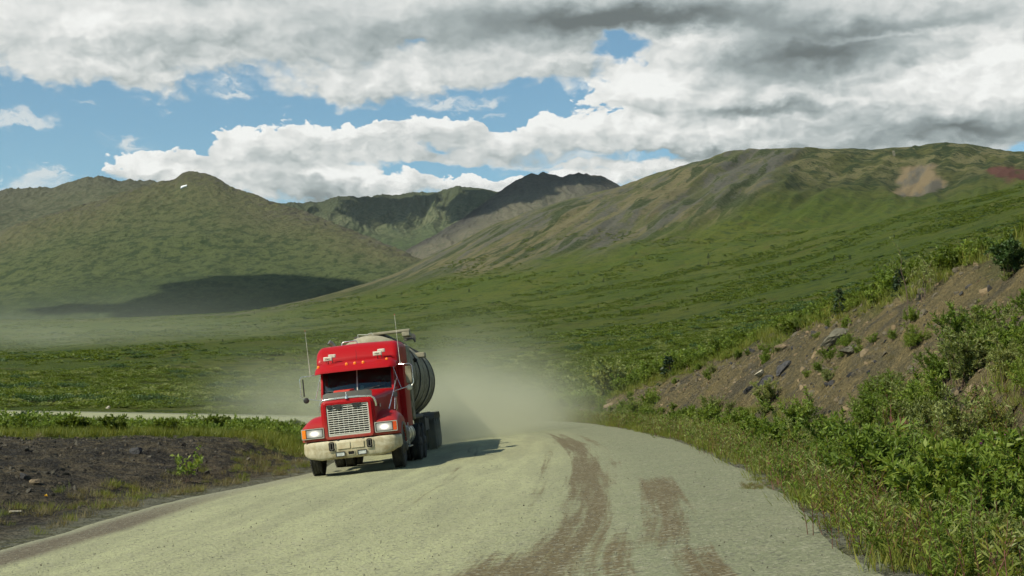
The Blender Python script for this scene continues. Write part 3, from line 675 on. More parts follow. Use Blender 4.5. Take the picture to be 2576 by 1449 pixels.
# ------------------------------------------------------------------ air
def box_obj(name, lo, hi, mat):
    x0, y0, z0 = lo; x1, y1, z1 = hi
    vs = [(x0, y0, z0), (x1, y0, z0), (x1, y1, z0), (x0, y1, z0), (x0, y0, z1), (x1, y0, z1), (x1, y1, z1), (x0, y1, z1)]
    return mesh_obj(name, vs, [(3, 2, 1, 0), (4, 5, 6, 7), (0, 1, 5, 4), (1, 2, 6, 5), (2, 3, 7, 6), (3, 0, 4, 7)], mat)
if HAZE:
    hm, nt, out = new_mat('haze_air')
    pv = nt.node('ShaderNodeVolumePrincipled'); nt.l.new(pv.outputs[0], out.inputs['Volume'])
    pv.inputs['Color'].default_value = (.90, .95, .90, 1); pv.inputs['Density'].default_value = 1.7e-5; pv.inputs['Anisotropy'].default_value = .2
    hz = box_obj('haze', (-7000, -300, -420), (7000, 7000, 1250), hm)
    tag(hz, 'thin summer haze filling the valley', kind='stuff')
# dust clouds: soft ellipsoids of dust broken up by noise, in real positions behind the truck
def dust(name, label, lo, hi, blobs, nscale, colr, namp=.9, zsq=1.6, seed=0, step=None):
    m, nt, out = new_mat(name+'_air'); p = pos(nt)
    acc = None
    wv = nt.noise(nt.v('ADD', p, (seed, seed, 0)), nscale*.5, 2, .5, col=True)
    pw = nt.v('ADD', p, nt.v('SCALE', nt.v('SUBTRACT', wv, (.5, .5, .5)), scale=.45/nscale))
    for (x, y, z, rx, ry, rz, a) in blobs:
        d = nt.v('MULTIPLY', nt.v('SUBTRACT', pw, (x, y, z)), (1/rx, 1/ry, 1/rz))
        g = nt.m('MULTIPLY', nt.m('EXPONENT', nt.m('MULTIPLY', nt.v('DOT_PRODUCT', d, d), -1.)), a)
        acc = g if acc is None else nt.m('ADD', acc, g)
    n = nt.noise(nt.v('ADD', nt.v('MULTIPLY', p, (1, 1, zsq)), (seed, 0, seed)), nscale, 4, .55)
    k = nt.m('MAXIMUM', nt.m('ADD', 1., nt.m('MULTIPLY', nt.m('SUBTRACT', n, .5), namp*4)), 0.)
    dens = nt.m('MULTIPLY', acc, k)
    pv = nt.node('ShaderNodeVolumePrincipled'); nt.l.new(pv.outputs[0], out.inputs['Volume'])
    nt.put(pv.inputs['Density'], dens); pv.inputs['Color'].default_value = colr; pv.inputs['Anisotropy'].default_value = .1
    o = box_obj(name, lo, hi, m); tag(o, label, kind='stuff'); return o
# ================================================================== truck building kit
def finish(bm, name, mat, parent=None, bevel=0, seg=2, smooth=True, auto=35):
    bmesh.ops.recalc_face_normals(bm, faces=bm.faces[:])
    me = bpy.data.meshes.new(name); bm.to_mesh(me); bm.free()
    if mat: me.materials.append(mat)
    o = bpy.data.objects.new(name, me); COL.objects.link(o)
    if parent is not None: o.parent = parent
    if bevel:
        b = o.modifiers.new('bevel', 'BEVEL'); b.width = bevel; b.segments = seg; b.limit_method = 'ANGLE'; b.angle_limit = R(40)
    if smooth:
        for f in me.polygons: f.use_smooth = True
        me.set_sharp_from_angle(angle=R(auto))
    return o
def BM(): return bmesh.new()
def box(bm, lo, hi, rot=None, piv=None):
    vs = [bm.verts.new((x, y, z)) for z in (lo[2], hi[2]) for y in (lo[1], hi[1]) for x in (lo[0], hi[0])]
    for f in ((0, 2, 3, 1), (4, 5, 7, 6), (0, 1, 5, 4), (1, 3, 7, 5), (3, 2, 6, 7), (2, 0, 4, 6)): bm.faces.new([vs[i] for i in f])
    if rot is not None:
        piv = Vector(piv if piv is not None else [(a+b)/2 for a, b in zip(lo, hi)])
        for v in vs: v.co = piv+rot@(v.co-piv)
    return vs
def ring_loft(bm, rings, caps=True, closed=True):
    rv = [[bm.verts.new(p) for p in r] for r in rings]
    n = len(rv[0])
    for a, b in zip(rv[:-1], rv[1:]):
        for i in range(n if closed else n-1):
            j = (i+1) % n
            try: bm.faces.new((a[i], a[j], b[j], b[i]))
            except ValueError: pass
    if caps:
        bm.faces.new(rv[0][::-1]); bm.faces.new(rv[-1])
    return rv
def tube(bm, pts, r, seg=8, rr=None):
    pts = [Vector(p) for p in pts]; rings = []
    up = Vector((0, 0, 1)); prev = None
    for i, p in enumerate(pts):
        t = (pts[min(i+1, len(pts)-1)]-pts[max(i-1, 0)]).normalized()
        if prev is None:
            a = t.cross(up if abs(t.z) < .9 else Vector((1, 0, 0))).normalized()
        else:
            a = (prev-t*prev.dot(t)).normalized()
        prev = a; b = t.cross(a); q = (rr[i] if rr else r)
        rings.append([p+(a*math.cos(k)+b*math.sin(k))*q for k in [2*math.pi*j/seg for j in range(seg)]])
    ring_loft(bm, rings)
def lathe(bm, prof, axis='X', c=(0, 0, 0), seg=36):
    """prof: list of (along, radius)"""
    rings = []
    for h, r in prof:
        ring = []
        for j in range(seg):
            a = 2*math.pi*j/seg; u, v = r*math.cos(a), r*math.sin(a)
            ring.append({'X': (c[0]+h, c[1]+u, c[2]+v), 'Y': (c[0]+u, c[1]+h, c[2]+v), 'Z': (c[0]+u, c[1]+v, c[2]+h)}[axis])
        rings.append(ring)
    ring_loft(bm, rings)
def prism(bm, poly, lo, hi, axis='X'):
    f = {'X': lambda a, b, h: (h, a, b), 'Y': lambda a, b, h: (a, h, b), 'Z': lambda a, b, h: (a, b, h)}[axis]
    ring_loft(bm, [[f(a, b, lo) for a, b in poly], [f(a, b, hi) for a, b in poly]])
def rrect(x0, x1, z0, z1, r, n=5):
    pts = []
    for cx, cz, a0 in ((x1-r, z1-r, 0), (x0+r, z1-r, 90), (x0+r, z0+r, 180), (x1-r, z0+r, 270)):
        for k in range(n+1):
            a = R(a0+90*k/n); pts.append((cx+r*math.cos(a), cz+r*math.sin(a)))
    return pts
def frame(bm, outer, inner, y0, y1):
    """flat frame between two outlines with the same number of points (XZ), from y0 to y1"""
    n = len(outer)
    o0 = [bm.verts.new((x, y0, z)) for x, z in outer]; i0 = [bm.verts.new((x, y0, z)) for x, z in inner]
    o1 = [bm.verts.new((x, y1, z)) for x, z in outer]; i1 = [bm.verts.new((x, y1, z)) for x, z in inner]
    for k in range(n):
        j = (k+1) % n
        for q in ((o0[k], o0[j], i0[j], i0[k]), (o0[j], o0[k], o1[k], o1[j]), (i0[k], i0[j], i1[j], i1[k]), (o1[k], i1[k], i1[j], o1[j])):
            bm.faces.new(q)
def text_part(txt, size, mat, parent, loc, rot=(math.pi/2, 0, 0), name='lettering'):
    cu = bpy.data.curves.new(name, 'FONT'); cu.body = txt; cu.size = size; cu.align_x = 'CENTER'; cu.align_y = 'CENTER'; cu.extrude = .001
    tmp = bpy.data.objects.new(name, cu); COL.objects.link(tmp)
    me = bpy.data.meshes.new_from_object(tmp.evaluated_get(bpy.context.evaluated_depsgraph_get()))
    bpy.data.objects.remove(tmp); me.materials.clear(); me.materials.append(mat)
    o = bpy.data.objects.new(name, me); COL.objects.link(o); o.parent = parent; o.location = loc; o.rotation_euler = rot
    return o

def paint(name, col, rough=.35, dust=.5, dustcol=(.36, .33, .24, 1), coat=.3, metallic=0., zlo=.3, zhi=2.2, dmin=.12, spec=.5):
    m, nt, out = new_mat(name)
    oc = nt.node('ShaderNodeTexCoord').outputs['Object']; nz = nt.sep(nt.node('ShaderNodeNewGeometry').outputs['Normal'])[2]
    n = nt.noise(oc, 3.5, 6, .65, .6); n2 = nt.noise(nt.v('MULTIPLY', oc, (1, 1, .25)), 14, 5, .65)
    z = nt.sep(oc)[2]
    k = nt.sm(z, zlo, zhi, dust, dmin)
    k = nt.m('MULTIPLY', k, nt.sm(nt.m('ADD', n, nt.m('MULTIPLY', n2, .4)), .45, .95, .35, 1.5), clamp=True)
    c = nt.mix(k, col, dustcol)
    principled(nt, out, Base_Color=c, Roughness=nt.m('ADD', rough, nt.m('MULTIPLY', k, .5), clamp=True), Metallic=metallic, Specular_IOR_Level=spec, Coat_Weight=coat, Coat_Roughness=.15, Normal=nt.bump(n2, .05, .01))
    return m
def plain(name, col, rough=.6, metallic=0., emit=None, es=0., spec=.5):
    m, nt, out = new_mat(name)
    oc = nt.node('ShaderNodeTexCoord').outputs['Object']; n = nt.noise(oc, 12, 5, .6)
    c = nt.mix(nt.sm(n, .35, .7), col, [v*.7 for v in col[:3]]+[1])
    kw = dict(Base_Color=c, Roughness=rough, Metallic=metallic, Specular_IOR_Level=spec)
    if emit: kw.update(Emission_Color=emit, Emission_Strength=es)
    principled(nt, out, **kw); return m
RED = paint('red_paint', (.36, .004, .006, 1), .42, .50, coat=.04, spec=.22, zlo=.85, zhi=1.5, dmin=.0, dustcol=(.26, .12, .08, 1))
CREAM = paint('cream_paint', (.66, .61, .44, 1), .45, .85, dustcol=(.33, .27, .15, 1), coat=.15, zlo=.3, zhi=1.4, dmin=.12)
TANKP = paint('tank_cream_paint', (.42, .38, .27, 1), .55, .95, dustcol=(.13, .115, .065, 1), coat=.05, zlo=1.2, zhi=4.4, dmin=.30, spec=.3)  # darkened paint and dark dust also stand in for shade on the tank
CHROME = paint('dusty_chrome', (.75, .75, .72, 1), .22, .25, metallic=.9, coat=0)
BRIGHT = paint('grille_metal', (.74, .72, .62, 1), .35, .25, metallic=.35, coat=0)
BLACK = paint('black_plastic', (.012, .012, .012, 1), .5, .22, dustcol=(.14, .13, .10, 1), coat=0)
DEEP = plain('deep_black', (.006, .006, .006, 1), .9)
RUBBER = paint('tyre_rubber', (.014, .014, .014, 1), .8, .35, dustcol=(.15, .14, .11, 1), coat=0, zlo=-.6, zhi=.6, dmin=.12)
STEEL = paint('dusty_steel', (.10, .095, .085, 1), .6, .55, dustcol=(.16, .145, .11, 1), metallic=.3, coat=0, dmin=.35)
GREY = paint('grey_deflector', (.060, .058, .050, 1), .6, .12, coat=0, dmin=.05, spec=.3)
AMBER = plain('amber_lens', (.85, .20, .01, 1), .25, emit=(1, .3, .02, 1), es=.25)  # faint emission stands in for sunlight caught by the lens
AMBERD = plain('dark_amber_lens', (.75, .09, .01, 1), .25)
LENSW = plain('clear_lamp_lens', (.62, .64, .60, 1), .2)
LAMPBOX = plain('white_lamp_housing', (.78, .75, .66, 1), .4)
INTER = plain('cab_interior', (.055, .06, .055, 1), .8)
DASH = plain('grey_green_dashboard', (.10, .13, .11, 1), .7)
BRIGHTBAR = plain('galvanised_bar', (.62, .60, .52, 1), .4, .3)
# lit headlamp: a bright filament area fading to the edge of the lens
m, nt, out = new_mat('lit_headlamp'); oc = nt.node('ShaderNodeTexCoord').outputs['Object']
d = nt.v('LENGTH', nt.v('MULTIPLY', oc, (1/.15, 0, 1/.085)))
fl = nt.noise(nt.v('MULTIPLY', oc, (60, 1, 4)), 1.0, 2, .5)
e = nt.m('ADD', nt.m('MULTIPLY', nt.m('EXPONENT', nt.m('MULTIPLY', nt.m('MULTIPLY', d, d), -2.4)), 1.9), nt.m('MULTIPLY', fl, .22))
principled(nt, out, Base_Color=(.20, .21, .20, 1), Roughness=.15, Emission_Color=(1, .93, .78, 1), Emission_Strength=e); HEADL = m
# tinted glass
m, nt, out = new_mat('windscreen_glass')
tr = nt.node('ShaderNodeBsdfTransparent'); tr.inputs[0].default_value = (.30, .42, .40, 1)
gl = nt.node('ShaderNodeBsdfGlossy'); gl.inputs['Roughness'].default_value = .03; gl.inputs[0].default_value = (.8, .95, .95, 1)
df = nt.node('ShaderNodeBsdfDiffuse'); df.inputs[0].default_value = (.10, .20, .18, 1)
fr = nt.node('ShaderNodeFresnel'); fr.inputs[0].default_value = 1.5
s1_ = nt.node('ShaderNodeMixShader'); nt.l.new(nt.m('ADD', fr.outputs[0], .03), s1_.inputs[0]); nt.l.new(tr.outputs[0], s1_.inputs[1]); nt.l.new(gl.outputs[0], s1_.inputs[2])
oc = nt.node('ShaderNodeTexCoord').outputs['Object']
s2_ = nt.node('ShaderNodeMixShader'); nt.put(s2_.inputs[0], nt.sm(nt.noise(oc, 5, 6, .7),   .3, .8, .04, .20)); nt.l.new(s1_.outputs[0], s2_.inputs[1]); nt.l.new(df.outputs[0], s2_.inputs[2])
nt.l.new(s2_.outputs[0], out.inputs[0]); GLASS = m

def make_wheel(parent, c, side, r=.52, w=.27, dual=False, front=False, name='wheel'):
    """side = +1: outer face towards +X"""
    e = bpy.data.objects.new(name, None); COL.objects.link(e); e.parent = parent; e.location = c; e.empty_display_size = .1
    def tyre(off):
        bm = BM(); h = w/2
        prof = [(-h+.02, r*.60), (-h-.005, r*.70), (-h-.012, r*.82), (-h+.004, r*.93), (-h+.03, r*.985), (-h+.055, r)]
        for g in (-.5, 0, .5):
            x = g*(w-.09)/1.3
            prof += [(x-.016, r), (x-.012, r-.013), (x+.012, r-.013), (x+.016, r)]
        prof += [(h-.055, r), (h-.03, r*.985), (h-.004, r*.93), (h+.012, r*.82), (h+.005, r*.70), (h-.02, r*.60)]
        lathe(bm, [(a+off, b) for a, b in prof], 'X', (0, 0, 0), 48)
        for j in range(44):      # tread blocks on the shoulders
            a = 2*math.pi*j/44
            for s in (-1, 1):
                m_ = Matrix.Rotation(a, 3, 'X')
                vs = box(bm, (off+s*(h-.035)-.022, -.020, r-.01), (off+s*(h-.035)+.022, .020, r+.008))
                for v in vs: v.co = m_@v.co
        finish(bm, 'tyre', RUBBER, e)
    tyre(0)
    if dual: tyre(-side*(w+.04))
    bm = BM(); s = side
    if front: pr = [(s*(w/2-.03), r*.62), (s*(w/2-.01), r*.60), (s*(w/2-.03), r*.55), (s*(w/2-.07), r*.50), (s*(w/2-.02), r*.36), (s*(w/2+.02), r*.30), (s*(w/2+.03), r*.22), (s*(w/2+.08), r*.20), (s*(w/2+.10), r*.12), (s*(w/2+.10), .005)]
    else: pr = [(s*(w/2-.02), r*.62), (s*(w/2), r*.60), (s*(w/2-.06), r*.54), (s*(w/2-.15), r*.50), (s*(w/2-.16), r*.30), (s*(w/2-.02), r*.26), (s*(w/2+.03), r*.18), (s*(w/2+.03), .005)]
    lathe(bm, pr, 'X', (0, 0, 0), 32); finish(bm, 'rim', STEEL, e)
    return e

# ------------------------------------------------------------------ tractor
TLOC = Vector((-3.90, 34.5, .125)); TROLL = R(6.1); TYAW = R(1.4)
truck = bpy.data.objects.new('semi_truck', None); COL.objects.link(truck); truck.empty_display_size = 1
truck.matrix_world = Matrix.Translation(TLOC) @ Matrix.Rotation(-TYAW, 4, 'Z') @ Matrix.Rotation(-TROLL, 4, 'Y')
tag(truck, 'red conventional semi truck with cream bumper, lit headlamps and high sleeper driving towards the viewer', 'truck')
TM = truck.matrix_world.copy()

# bumper: wrapped plate
bm = BM()
plan = [(-1.215, .62), (-1.20, .30), (-1.16, .13), (-1.06, .05), (-.80, .015), (-.4, 0), (0, -.005), (.4, 0), (.80, .015), (1.06, .05), (1.16, .13), (1.20, .30), (1.215, .62)]
vert = [(.40, .06), (.415, .025), (.46, .0), (.60, -.012), (.76, -.006), (.83, .0), (.855, .025), (.86, .08)]
def bump_pt(x, y, z, off, k):
    n = Vector((x/1.2, -1 if abs(x) < 1.1 else -.25, 0)).normalized()
    lift = .13*max(0, abs(x)-.95)/.27 if z < .5 else 0
    return Vector((x, y, z+lift))-n*off*1.0
rings = []
for x, y in plan: rings.append([bump_pt(x, y, z, off, 0) for z, off in vert]+[bump_pt(x, y, z, off+.05, 0) for z, off in vert[::-1]])
ring_loft(bm, rings); bumper = finish(bm, 'bumper', CREAM, truck, auto=50)
bm = BM(); box(bm, (-.33, -.030, .635), (-.012, -.016, .80)); box(bm, (.012, -.030, .635), (.33, -.016, .80)); finish(bm, 'blank_plate', paint('old_cream_plate', (.70, .64, .44, 1), .5, .4, dustcol=(.35, .22, .10, 1), zlo=0, zhi=2, coat=0, dmin=.3), bumper, .012)
for sx in (-.47, .47):
    bm = BM(); pts = [(sx+x, z) for x, z in rrect(-.075, .075, .60, .83, .05)]; prism(bm, pts, -.022, .05, 'Y'); rec = finish(bm, 'tow_hook_recess', DEEP, bumper)
    bm = BM(); frame(bm, [(sx+x, z) for x, z in rrect(-.088, .088, .587, .838, .055)], [(sx+x, z) for x, z in rrect(-.072, .072, .603, .83, .045)], -.030, -.015); finish(bm, 'recess_rim', CREAM, rec)
    bm = BM(); tube(bm, [(sx-.045, -.03, .80), (sx+.045, -.03, .80)], .014)
    tube(bm, [(sx-.03+0*k, -.04, .79) for k in (0,)]+[(sx+.038*math.cos(a), -.045, .68+.045*math.sin(a)) for a in np.linspace(R(150), R(390), 12)]+[(sx+.03, -.04, .79)], .011); finish(bm, 'tow_hook', STEEL, rec)
for sx in (-.27, .27):
    bm = BM(); frame(bm, [(sx+x, z) for x, z in rrect(-.115, .115, .455, .575, .02)], [(sx+x, z) for x, z in rrect(-.098, .098, .472, .558, .012)], -.034, -.01); fl_ = finish(bm, 'fog_lamp', BLACK, bumper)
    bm = BM(); prism(bm, [(sx+x, z) for x, z in rrect(-.1, .1, .470, .560, .012)], -.026, -.012, 'Y'); finish(bm, 'lens', LENSW, fl_)
bm = BM(); prism(bm, rrect(-.075, .075, .485, .565, .01), -.020, -.008, 'Y'); v_ = finish(bm, 'bumper_vent', DEEP, bumper)
bm = BM(); frame(bm, rrect(-.085, .085, .475, .575, .012), rrect(-.073, .073, .487, .563, .008), -.028, -.012); finish(bm, 'vent_rim', CREAM, v_)

# hood: nose, sides, top
bm = BM()
def hood_ring(y, hw_t, hw_b, zt, zb, r, n=6, crown=.02):
    pts = [(-hw_b, zb), (-hw_b*.5, zb), (0, zb), (hw_b*.5, zb), (hw_b, zb), (hw_b+(hw_t-hw_b)*.5, (zb+zt)/2)]
    for k in range(n+1):
        a = R(90*k/n); pts.append((hw_t-r+r*math.cos(a), zt-r+r*math.sin(a)))
    pts += [(hw_t*.4, zt+crown*.7), (0, zt+crown), (-hw_t*.4, zt+crown*.7)]
    for k in range(n+1):
        a = R(90+90*k/n); pts.append((-hw_t+r+r*math.cos(a), zt-r+r*math.sin(a)))
    pts.append((-hw_b-(hw_t-hw_b)*.5, (zb+zt)/2))
    return [(x, y, z) for x, z in pts]
ring_loft(bm, [hood_ring(.055, .625, .665, 1.825, .885, .09), hood_ring(.075, .65, .69, 1.85, .875, .11), hood_ring(.12, .67, .70, 1.868, .875, .13), hood_ring(.55, .70, .72, 1.90, .88, .15), hood_ring(1.1, .77, .78, 1.95, .90, .17), hood_ring(1.7, .87, .86, 2.01, .95, .17), hood_ring(2.12, .96, .95, 2.045, 1.0, .15), hood_ring(2.2, .965, .955, 2.05, 1.0, .15)])
hood = finish(bm, 'hood', RED, truck, auto=40)
# raised surround of the grille
bm = BM(); frame(bm, rrect(-.605, .605, .885, 1.80, .08, 4), rrect(-.525, .525, .955, 1.725, .03, 4), -.005, .07); gs_ = finish(bm, 'grille_surround', RED, hood, .012)
bm = BM(); prism(bm, rrect(-.53, .53, .95, 1.73, .03, 3), .050, .053, 'Y'); grille = finish(bm, 'grille', DEEP, truck)
bm = BM(); frame(bm, rrect(-.522, .522, .958, 1.722, .028, 3), rrect(-.495, .495, 1.000, 1.700, .012, 3), .012, .05); finish(bm, 'grille_rim', BRIGHT, grille, .003)
bm = BM()
for i in range(13):
    z = 1.015+i*(1.70-1.015)/12.6; box(bm, (-.50, .006, z-.0065), (.50, .030, z+.0065), Matrix.Rotation(R(-20), 3, 'X'))
finish(bm, 'grille_bars', BRIGHT, grille)
bm = BM()
for i in range(9):
    x = -.495+i*.99/8; box(bm, (x-.0042, .014, .99), (x+.0042, .044, 1.705))
finish(bm, 'grille_uprights', BRIGHT, grille)
bm = BM()    # radiator core texture and hoses glimpsed behind
for i in range(40):
    x = -.49+i*.0251; box(bm, (x, .045, .97), (x+.008, .0495, 1.71))
finish(bm, 'radiator', plain('radiator_fins', (.055, .05, .04, 1), .7), grille)
bm = BM()    # torn dark flaps hanging at the top of the grille
for x0, w_, h_ in ((-.50, .13, .09), (-.33, .20, .11), (.12, .17, .10), (.28, .08, .05)):
    pts = [(x0+random.uniform(-.012, .012)+w_*a, 1.735-h_*b) for a, b in ((0, 0), (.5, -.06), (1, 0), (1.03, .5), (.85, 1), (.4, 1.08), (.05, .8))]
    prism(bm, pts, -.02, -.008, 'Y')
finish(bm, 'insect_screen_scraps', BLACK, grille, .004)
bm = BM()
for x in (-.2, .42): lathe(bm, [(-.02, .045), (-.04, .042), (-.055, .02)], 'Y', (x-.1, .06, .855), 14)
finish(bm, 'rubber_stop', BLACK, hood)
# chrome arch and bug deflector
bm = BM()
arch = [(-.70, .16, 1.55), (-.695, .14, 1.70), (-.665, .12, 1.80), (-.60, .10, 1.862), (-.3, .085, 1.885), (0, .08, 1.892), (.3, .085, 1.885), (.60, .10, 1.862), (.665, .12, 1.80), (.695, .14, 1.70), (.70, .16, 1.60)]
rings = []
for i, p_ in enumerate(arch):
    p_ = Vector(p_); t = (Vector(arch[min(i+1, 10)])-Vector(arch[max(i-1, 0)])).normalized(); n_ = Vector((-t.z, 0, t.x)).normalized(); o_ = Vector((0, 1, 0))
    rings.append([p_+n_*.022-o_*.03, p_+n_*.027+o_*.03, p_-n_*.022+o_*.03, p_-n_*.022-o_*.03])
ring_loft(bm, rings); finish(bm, 'chrome_trim', CHROME, hood, .006)
bm = BM(); rings = []
for x in np.linspace(-.62, .62, 13):
    q = abs(x/.62); y = .09+.06*q*q; s_ = 1-.25*max(0, q-.85)/.15
    rings.append([(x, y, 1.895-.02*q), (x*.99, y+.10, 1.895+.145*s_), (x*.99, y+.112, 1.895+.145*s_), (x, y+.018, 1.893-.02*q)])
ring_loft(bm, rings); finish(bm, 'bug_deflector', GREY, hood, auto=30)
# hood ornament: small chrome dog figure on a tapered foot
bm = BM(); lathe(bm, [(0, .042), (.03, .034), (.075, .020), (.085, .020)], 'Z', (0, .045, 1.86), 14)
bmesh.ops.create_icosphere(bm, subdivisions=2, radius=1, matrix=Matrix.Translation((0, .055, 1.965)) @ Matrix.Diagonal((.020, .032, .022, 1)))
bmesh.ops.create_icosphere(bm, subdivisions=2, radius=1, matrix=Matrix.Translation((0, .025, 1.992)) @ Matrix.Diagonal((.019, .018, .018, 1)))
for sx in (-1, 1):
    tube(bm, [(sx*.012, .035, 1.965), (sx*.014, .028, 1.94)], .006, 6); tube(bm, [(sx*.012, .08, 1.96), (sx*.013, .085, 1.94)], .006, 6)
    tube(bm, [(sx*.014, .03, 2.004), (sx*.017, .034, 2.012)], .004, 6)
finish(bm, 'hood_ornament', CHROME, hood)
bm = BM(); ring_loft(bm, [hood_ring(.75, .26, .30, 2.035, 1.93, .03, 3, .0), hood_ring(.95, .30, .33, 2.10, 1.93, .03, 3, .0), hood_ring(1.6, .30, .33, 2.12, 1.98, .03, 3, .0)])
for v in bm.verts: v.co.x = v.co.x*.75-.22
finish(bm, 'hood_scoop', plain('orange_red_paint', (.62, .045, .015, 1), .4), hood)
# hood side badge plates (pale, unreadable at this size) and latch
bm = BM(); box(bm, (.745, .55, 1.58), (.752, .72, 1.66)); box(bm, (-.752, .55, 1.40), (-.745, .72, 1.48)); finish(bm, 'side_badge', plain('pale_badge', (.55, .42, .36, 1), .5), hood)
# fenders with lamps
def fender(s):
    arc_ = [(1.25+.60*math.cos(a), .50+.60*math.sin(a)) for a in np.linspace(R(165), R(12), 14)]
    top = [(.06, .885), (.045, .96), (.045, 1.16), (.06, 1.235), (.13, 1.275), (.35, 1.36), (.65, 1.455), (.95, 1.50), (1.3, 1.50), (1.65, 1.42), (1.9, 1.26), (2.02, 1.05), (2.03, .80)]
    rings = []
    for X_, drop, ins in ((.60, 0, 0), (.72, 0, 0), (.86, .006, .0), (.98, .028, .005), (1.08, .07, .012), (1.15, .125, .03), (1.19, .19, .055), (1.20, .24, .075)):
        ring = []
        for y, z in top:
            k = min(1, max(0, (z-1.18)/.3)); e_ = max(0, (abs(X_)-1.0)/.2)
            ring.append((s*X_, y+ins*1.4*(1 if y < .2 else 0)-ins*(1 if y > 1.8 else 0), z-drop*(k if z > 1.2 else 0)*1.0))
        ring += [(s*X_, y, z) for y, z in arc_[::-1]]
        ring.append((s*X_, .62, .885))
        rings.append(ring)
    bm = BM(); ring_loft(bm, rings); f = finish(bm, 'fender', RED, truck, auto=38)
    x0, x1 = (.645, 1.085)
    bm = BM(); frame(bm, [(s*x, z) for x, z in rrect(x0-.015, 1.195, .945, 1.205, .02, 3)], [(s*x, z) for x, z in rrect(x0+.01, 1.175, .968, 1.183, .012, 3)], .012, .05); bez = finish(bm, 'lamp_bezel', paint('dull_bezel', (.42, .42, .36, 1), .35, .4, metallic=.3, coat=0), f, .004)
    bm = BM(); prism(bm, [(s*x, z) for x, z in rrect(x0+.005, 1.178, .96, 1.19, .012, 3)], .030, .046, 'Y'); finish(bm, 'lamp_housing', BLACK, f)
    bm = BM(); prism(bm, [(x, z) for x, z in rrect(-.195, .195, -.092, .092, .02, 3)], -.016, .010, 'Y'); hl = finish(bm, 'headlamp', HEADL, f, .005); hl.location = (s*(x0+.225), .024, 1.075)
    bm = BM(); prism(bm, [(s*x, z) for x, z in rrect(1.085, 1.178, .968, 1.183, .012, 3)], .008, .040, 'Y'); finish(bm, 'turn_signal', AMBER if s < 0 else AMBERD, f, .008)
    # flare round the wheel opening
    bm = BM(); rings = []
    for y, z in [(1.25+q*math.cos(a), .50+q*math.sin(a)) for q in (.60,) for a in np.linspace(R(150), R(15), 20)]:
        n_ = Vector((0, y-1.25, z-.5)).normalized()
        rings.append([Vector((s*1.17, y, z))+n_*.0, Vector((s*1.225, y, z))+n_*.0, Vector((s*1.23, y, z))+n_*.05, Vector((s*1.17, y, z))+n_*.06])
    ring_loft(bm, rings); finish(bm, 'wheel_arch', paint('dusty_arch', (.20, .17, .13, 1), .7, .6, coat=0, dmin=.5), f)
fender(-1); fender(1)
# cab
cab_hw = .97
bm = BM()
for s in (-1, 1):
    # door skin with window hole built as frame in YZ
    outer = [(2.18, .95), (3.45, .95), (3.45, 2.70), (2.52, 2.70), (2.20, 2.05)]
    inner = [(2.36, 2.08), (3.20, 2.08), (3.20, 2.58), (2.60, 2.58), (2.40, 2.12)]
    o0 = [bm.verts.new((s*cab_hw, y, z)) for y, z in outer]; i0 = [bm.verts.new((s*cab_hw, y, z)) for y, z in inner]
    o1 = [bm.verts.new((s*(cab_hw-.06), y, z)) for y, z in outer]; i1 = [bm.verts.new((s*(cab_hw-.06), y, z)) for y, z in inner]
    for k in range(5):
        j = (k+1) % 5
        for q in ((o0[k], o0[j], i0[j], i0[k]), (o0[j], o0[k], o1[k], o1[j]), (i0[k], i0[j], i1[j], i1[k]), (o1[k], i1[k], i1[j], o1[j])): bm.faces.new(q)
cab = finish(bm, 'cab_side', RED, truck, .01)
bm = BM(); box(bm, (-cab_hw+.06, 2.5, 2.66), (cab_hw-.06, 3.45, 2.72)); finish(bm, 'cab_roof', RED, truck, .02)
bm = BM(); box(bm, (-cab_hw+.065, 3.40, .95), (cab_hw-.065, 3.45, 2.655)); finish(bm, 'cab_shade_lining', DEEP, truck)  # black sheet stands in for shade at the back of the cab
for s in (-1, 1):
    bm = BM(); box(bm, (s*(cab_hw-.075)-.008, 2.4, 1.0), (s*(cab_hw-.075)+.008, 3.39, 2.06)); box(bm, (s*(cab_hw-.075)-.008, 3.22, 2.06), (s*(cab_hw-.075)+.008, 3.39, 2.65)); finish(bm, 'door_shade_panel', DEEP, truck)  # black sheets painted in for shade along the cab sides
bm = BM(); prism(bm, [(2.16, 1.0), (2.20, 2.045), (2.30, 2.045), (2.30, 1.0)], -cab_hw+.06, cab_hw-.06, 'X'); finish(bm, 'cowl', RED, truck)
# windscreen: frame, two panes, centre bar
def wsp(x, v, off=0):   # point on the raked and slightly vee'd windscreen
    y = 2.20+.28*v+.10*(abs(x)/.97)**2; z = 2.045+.64*v; return Vector((x, y-off, z))
bm = BM()
for s in (-1, 1):
    rings = [[wsp(s*.965, v, .02), wsp(s*.965, v, -.05), wsp(s*.875, v, -.05), wsp(s*.875, v, .02)] for v in (0, .5, 1)]; ring_loft(bm, rings)
rings = [[wsp(x, -.03, .022), wsp(x, -.03, -.05), wsp(x, .045, -.05), wsp(x, .045, .022)] for x in np.linspace(-.95, .95, 9)]; ring_loft(bm, rings)
rings = [[wsp(x, .97, .022), wsp(x, .97, -.05), wsp(x, 1.04, -.05), wsp(x, 1.04, .022)] for x in np.linspace(-.95, .95, 9)]; ring_loft(bm, rings)
wf = finish(bm, 'windscreen_frame', BLACK, truck)
bm = BM(); ring_loft(bm, [[wsp(-.012, v, .03), wsp(.012, v, .03), wsp(.016, v, -.02), wsp(-.016, v, -.02)] for v in (0.03, .5, .98)]); finish(bm, 'centre_bar', BRIGHTBAR, wf)
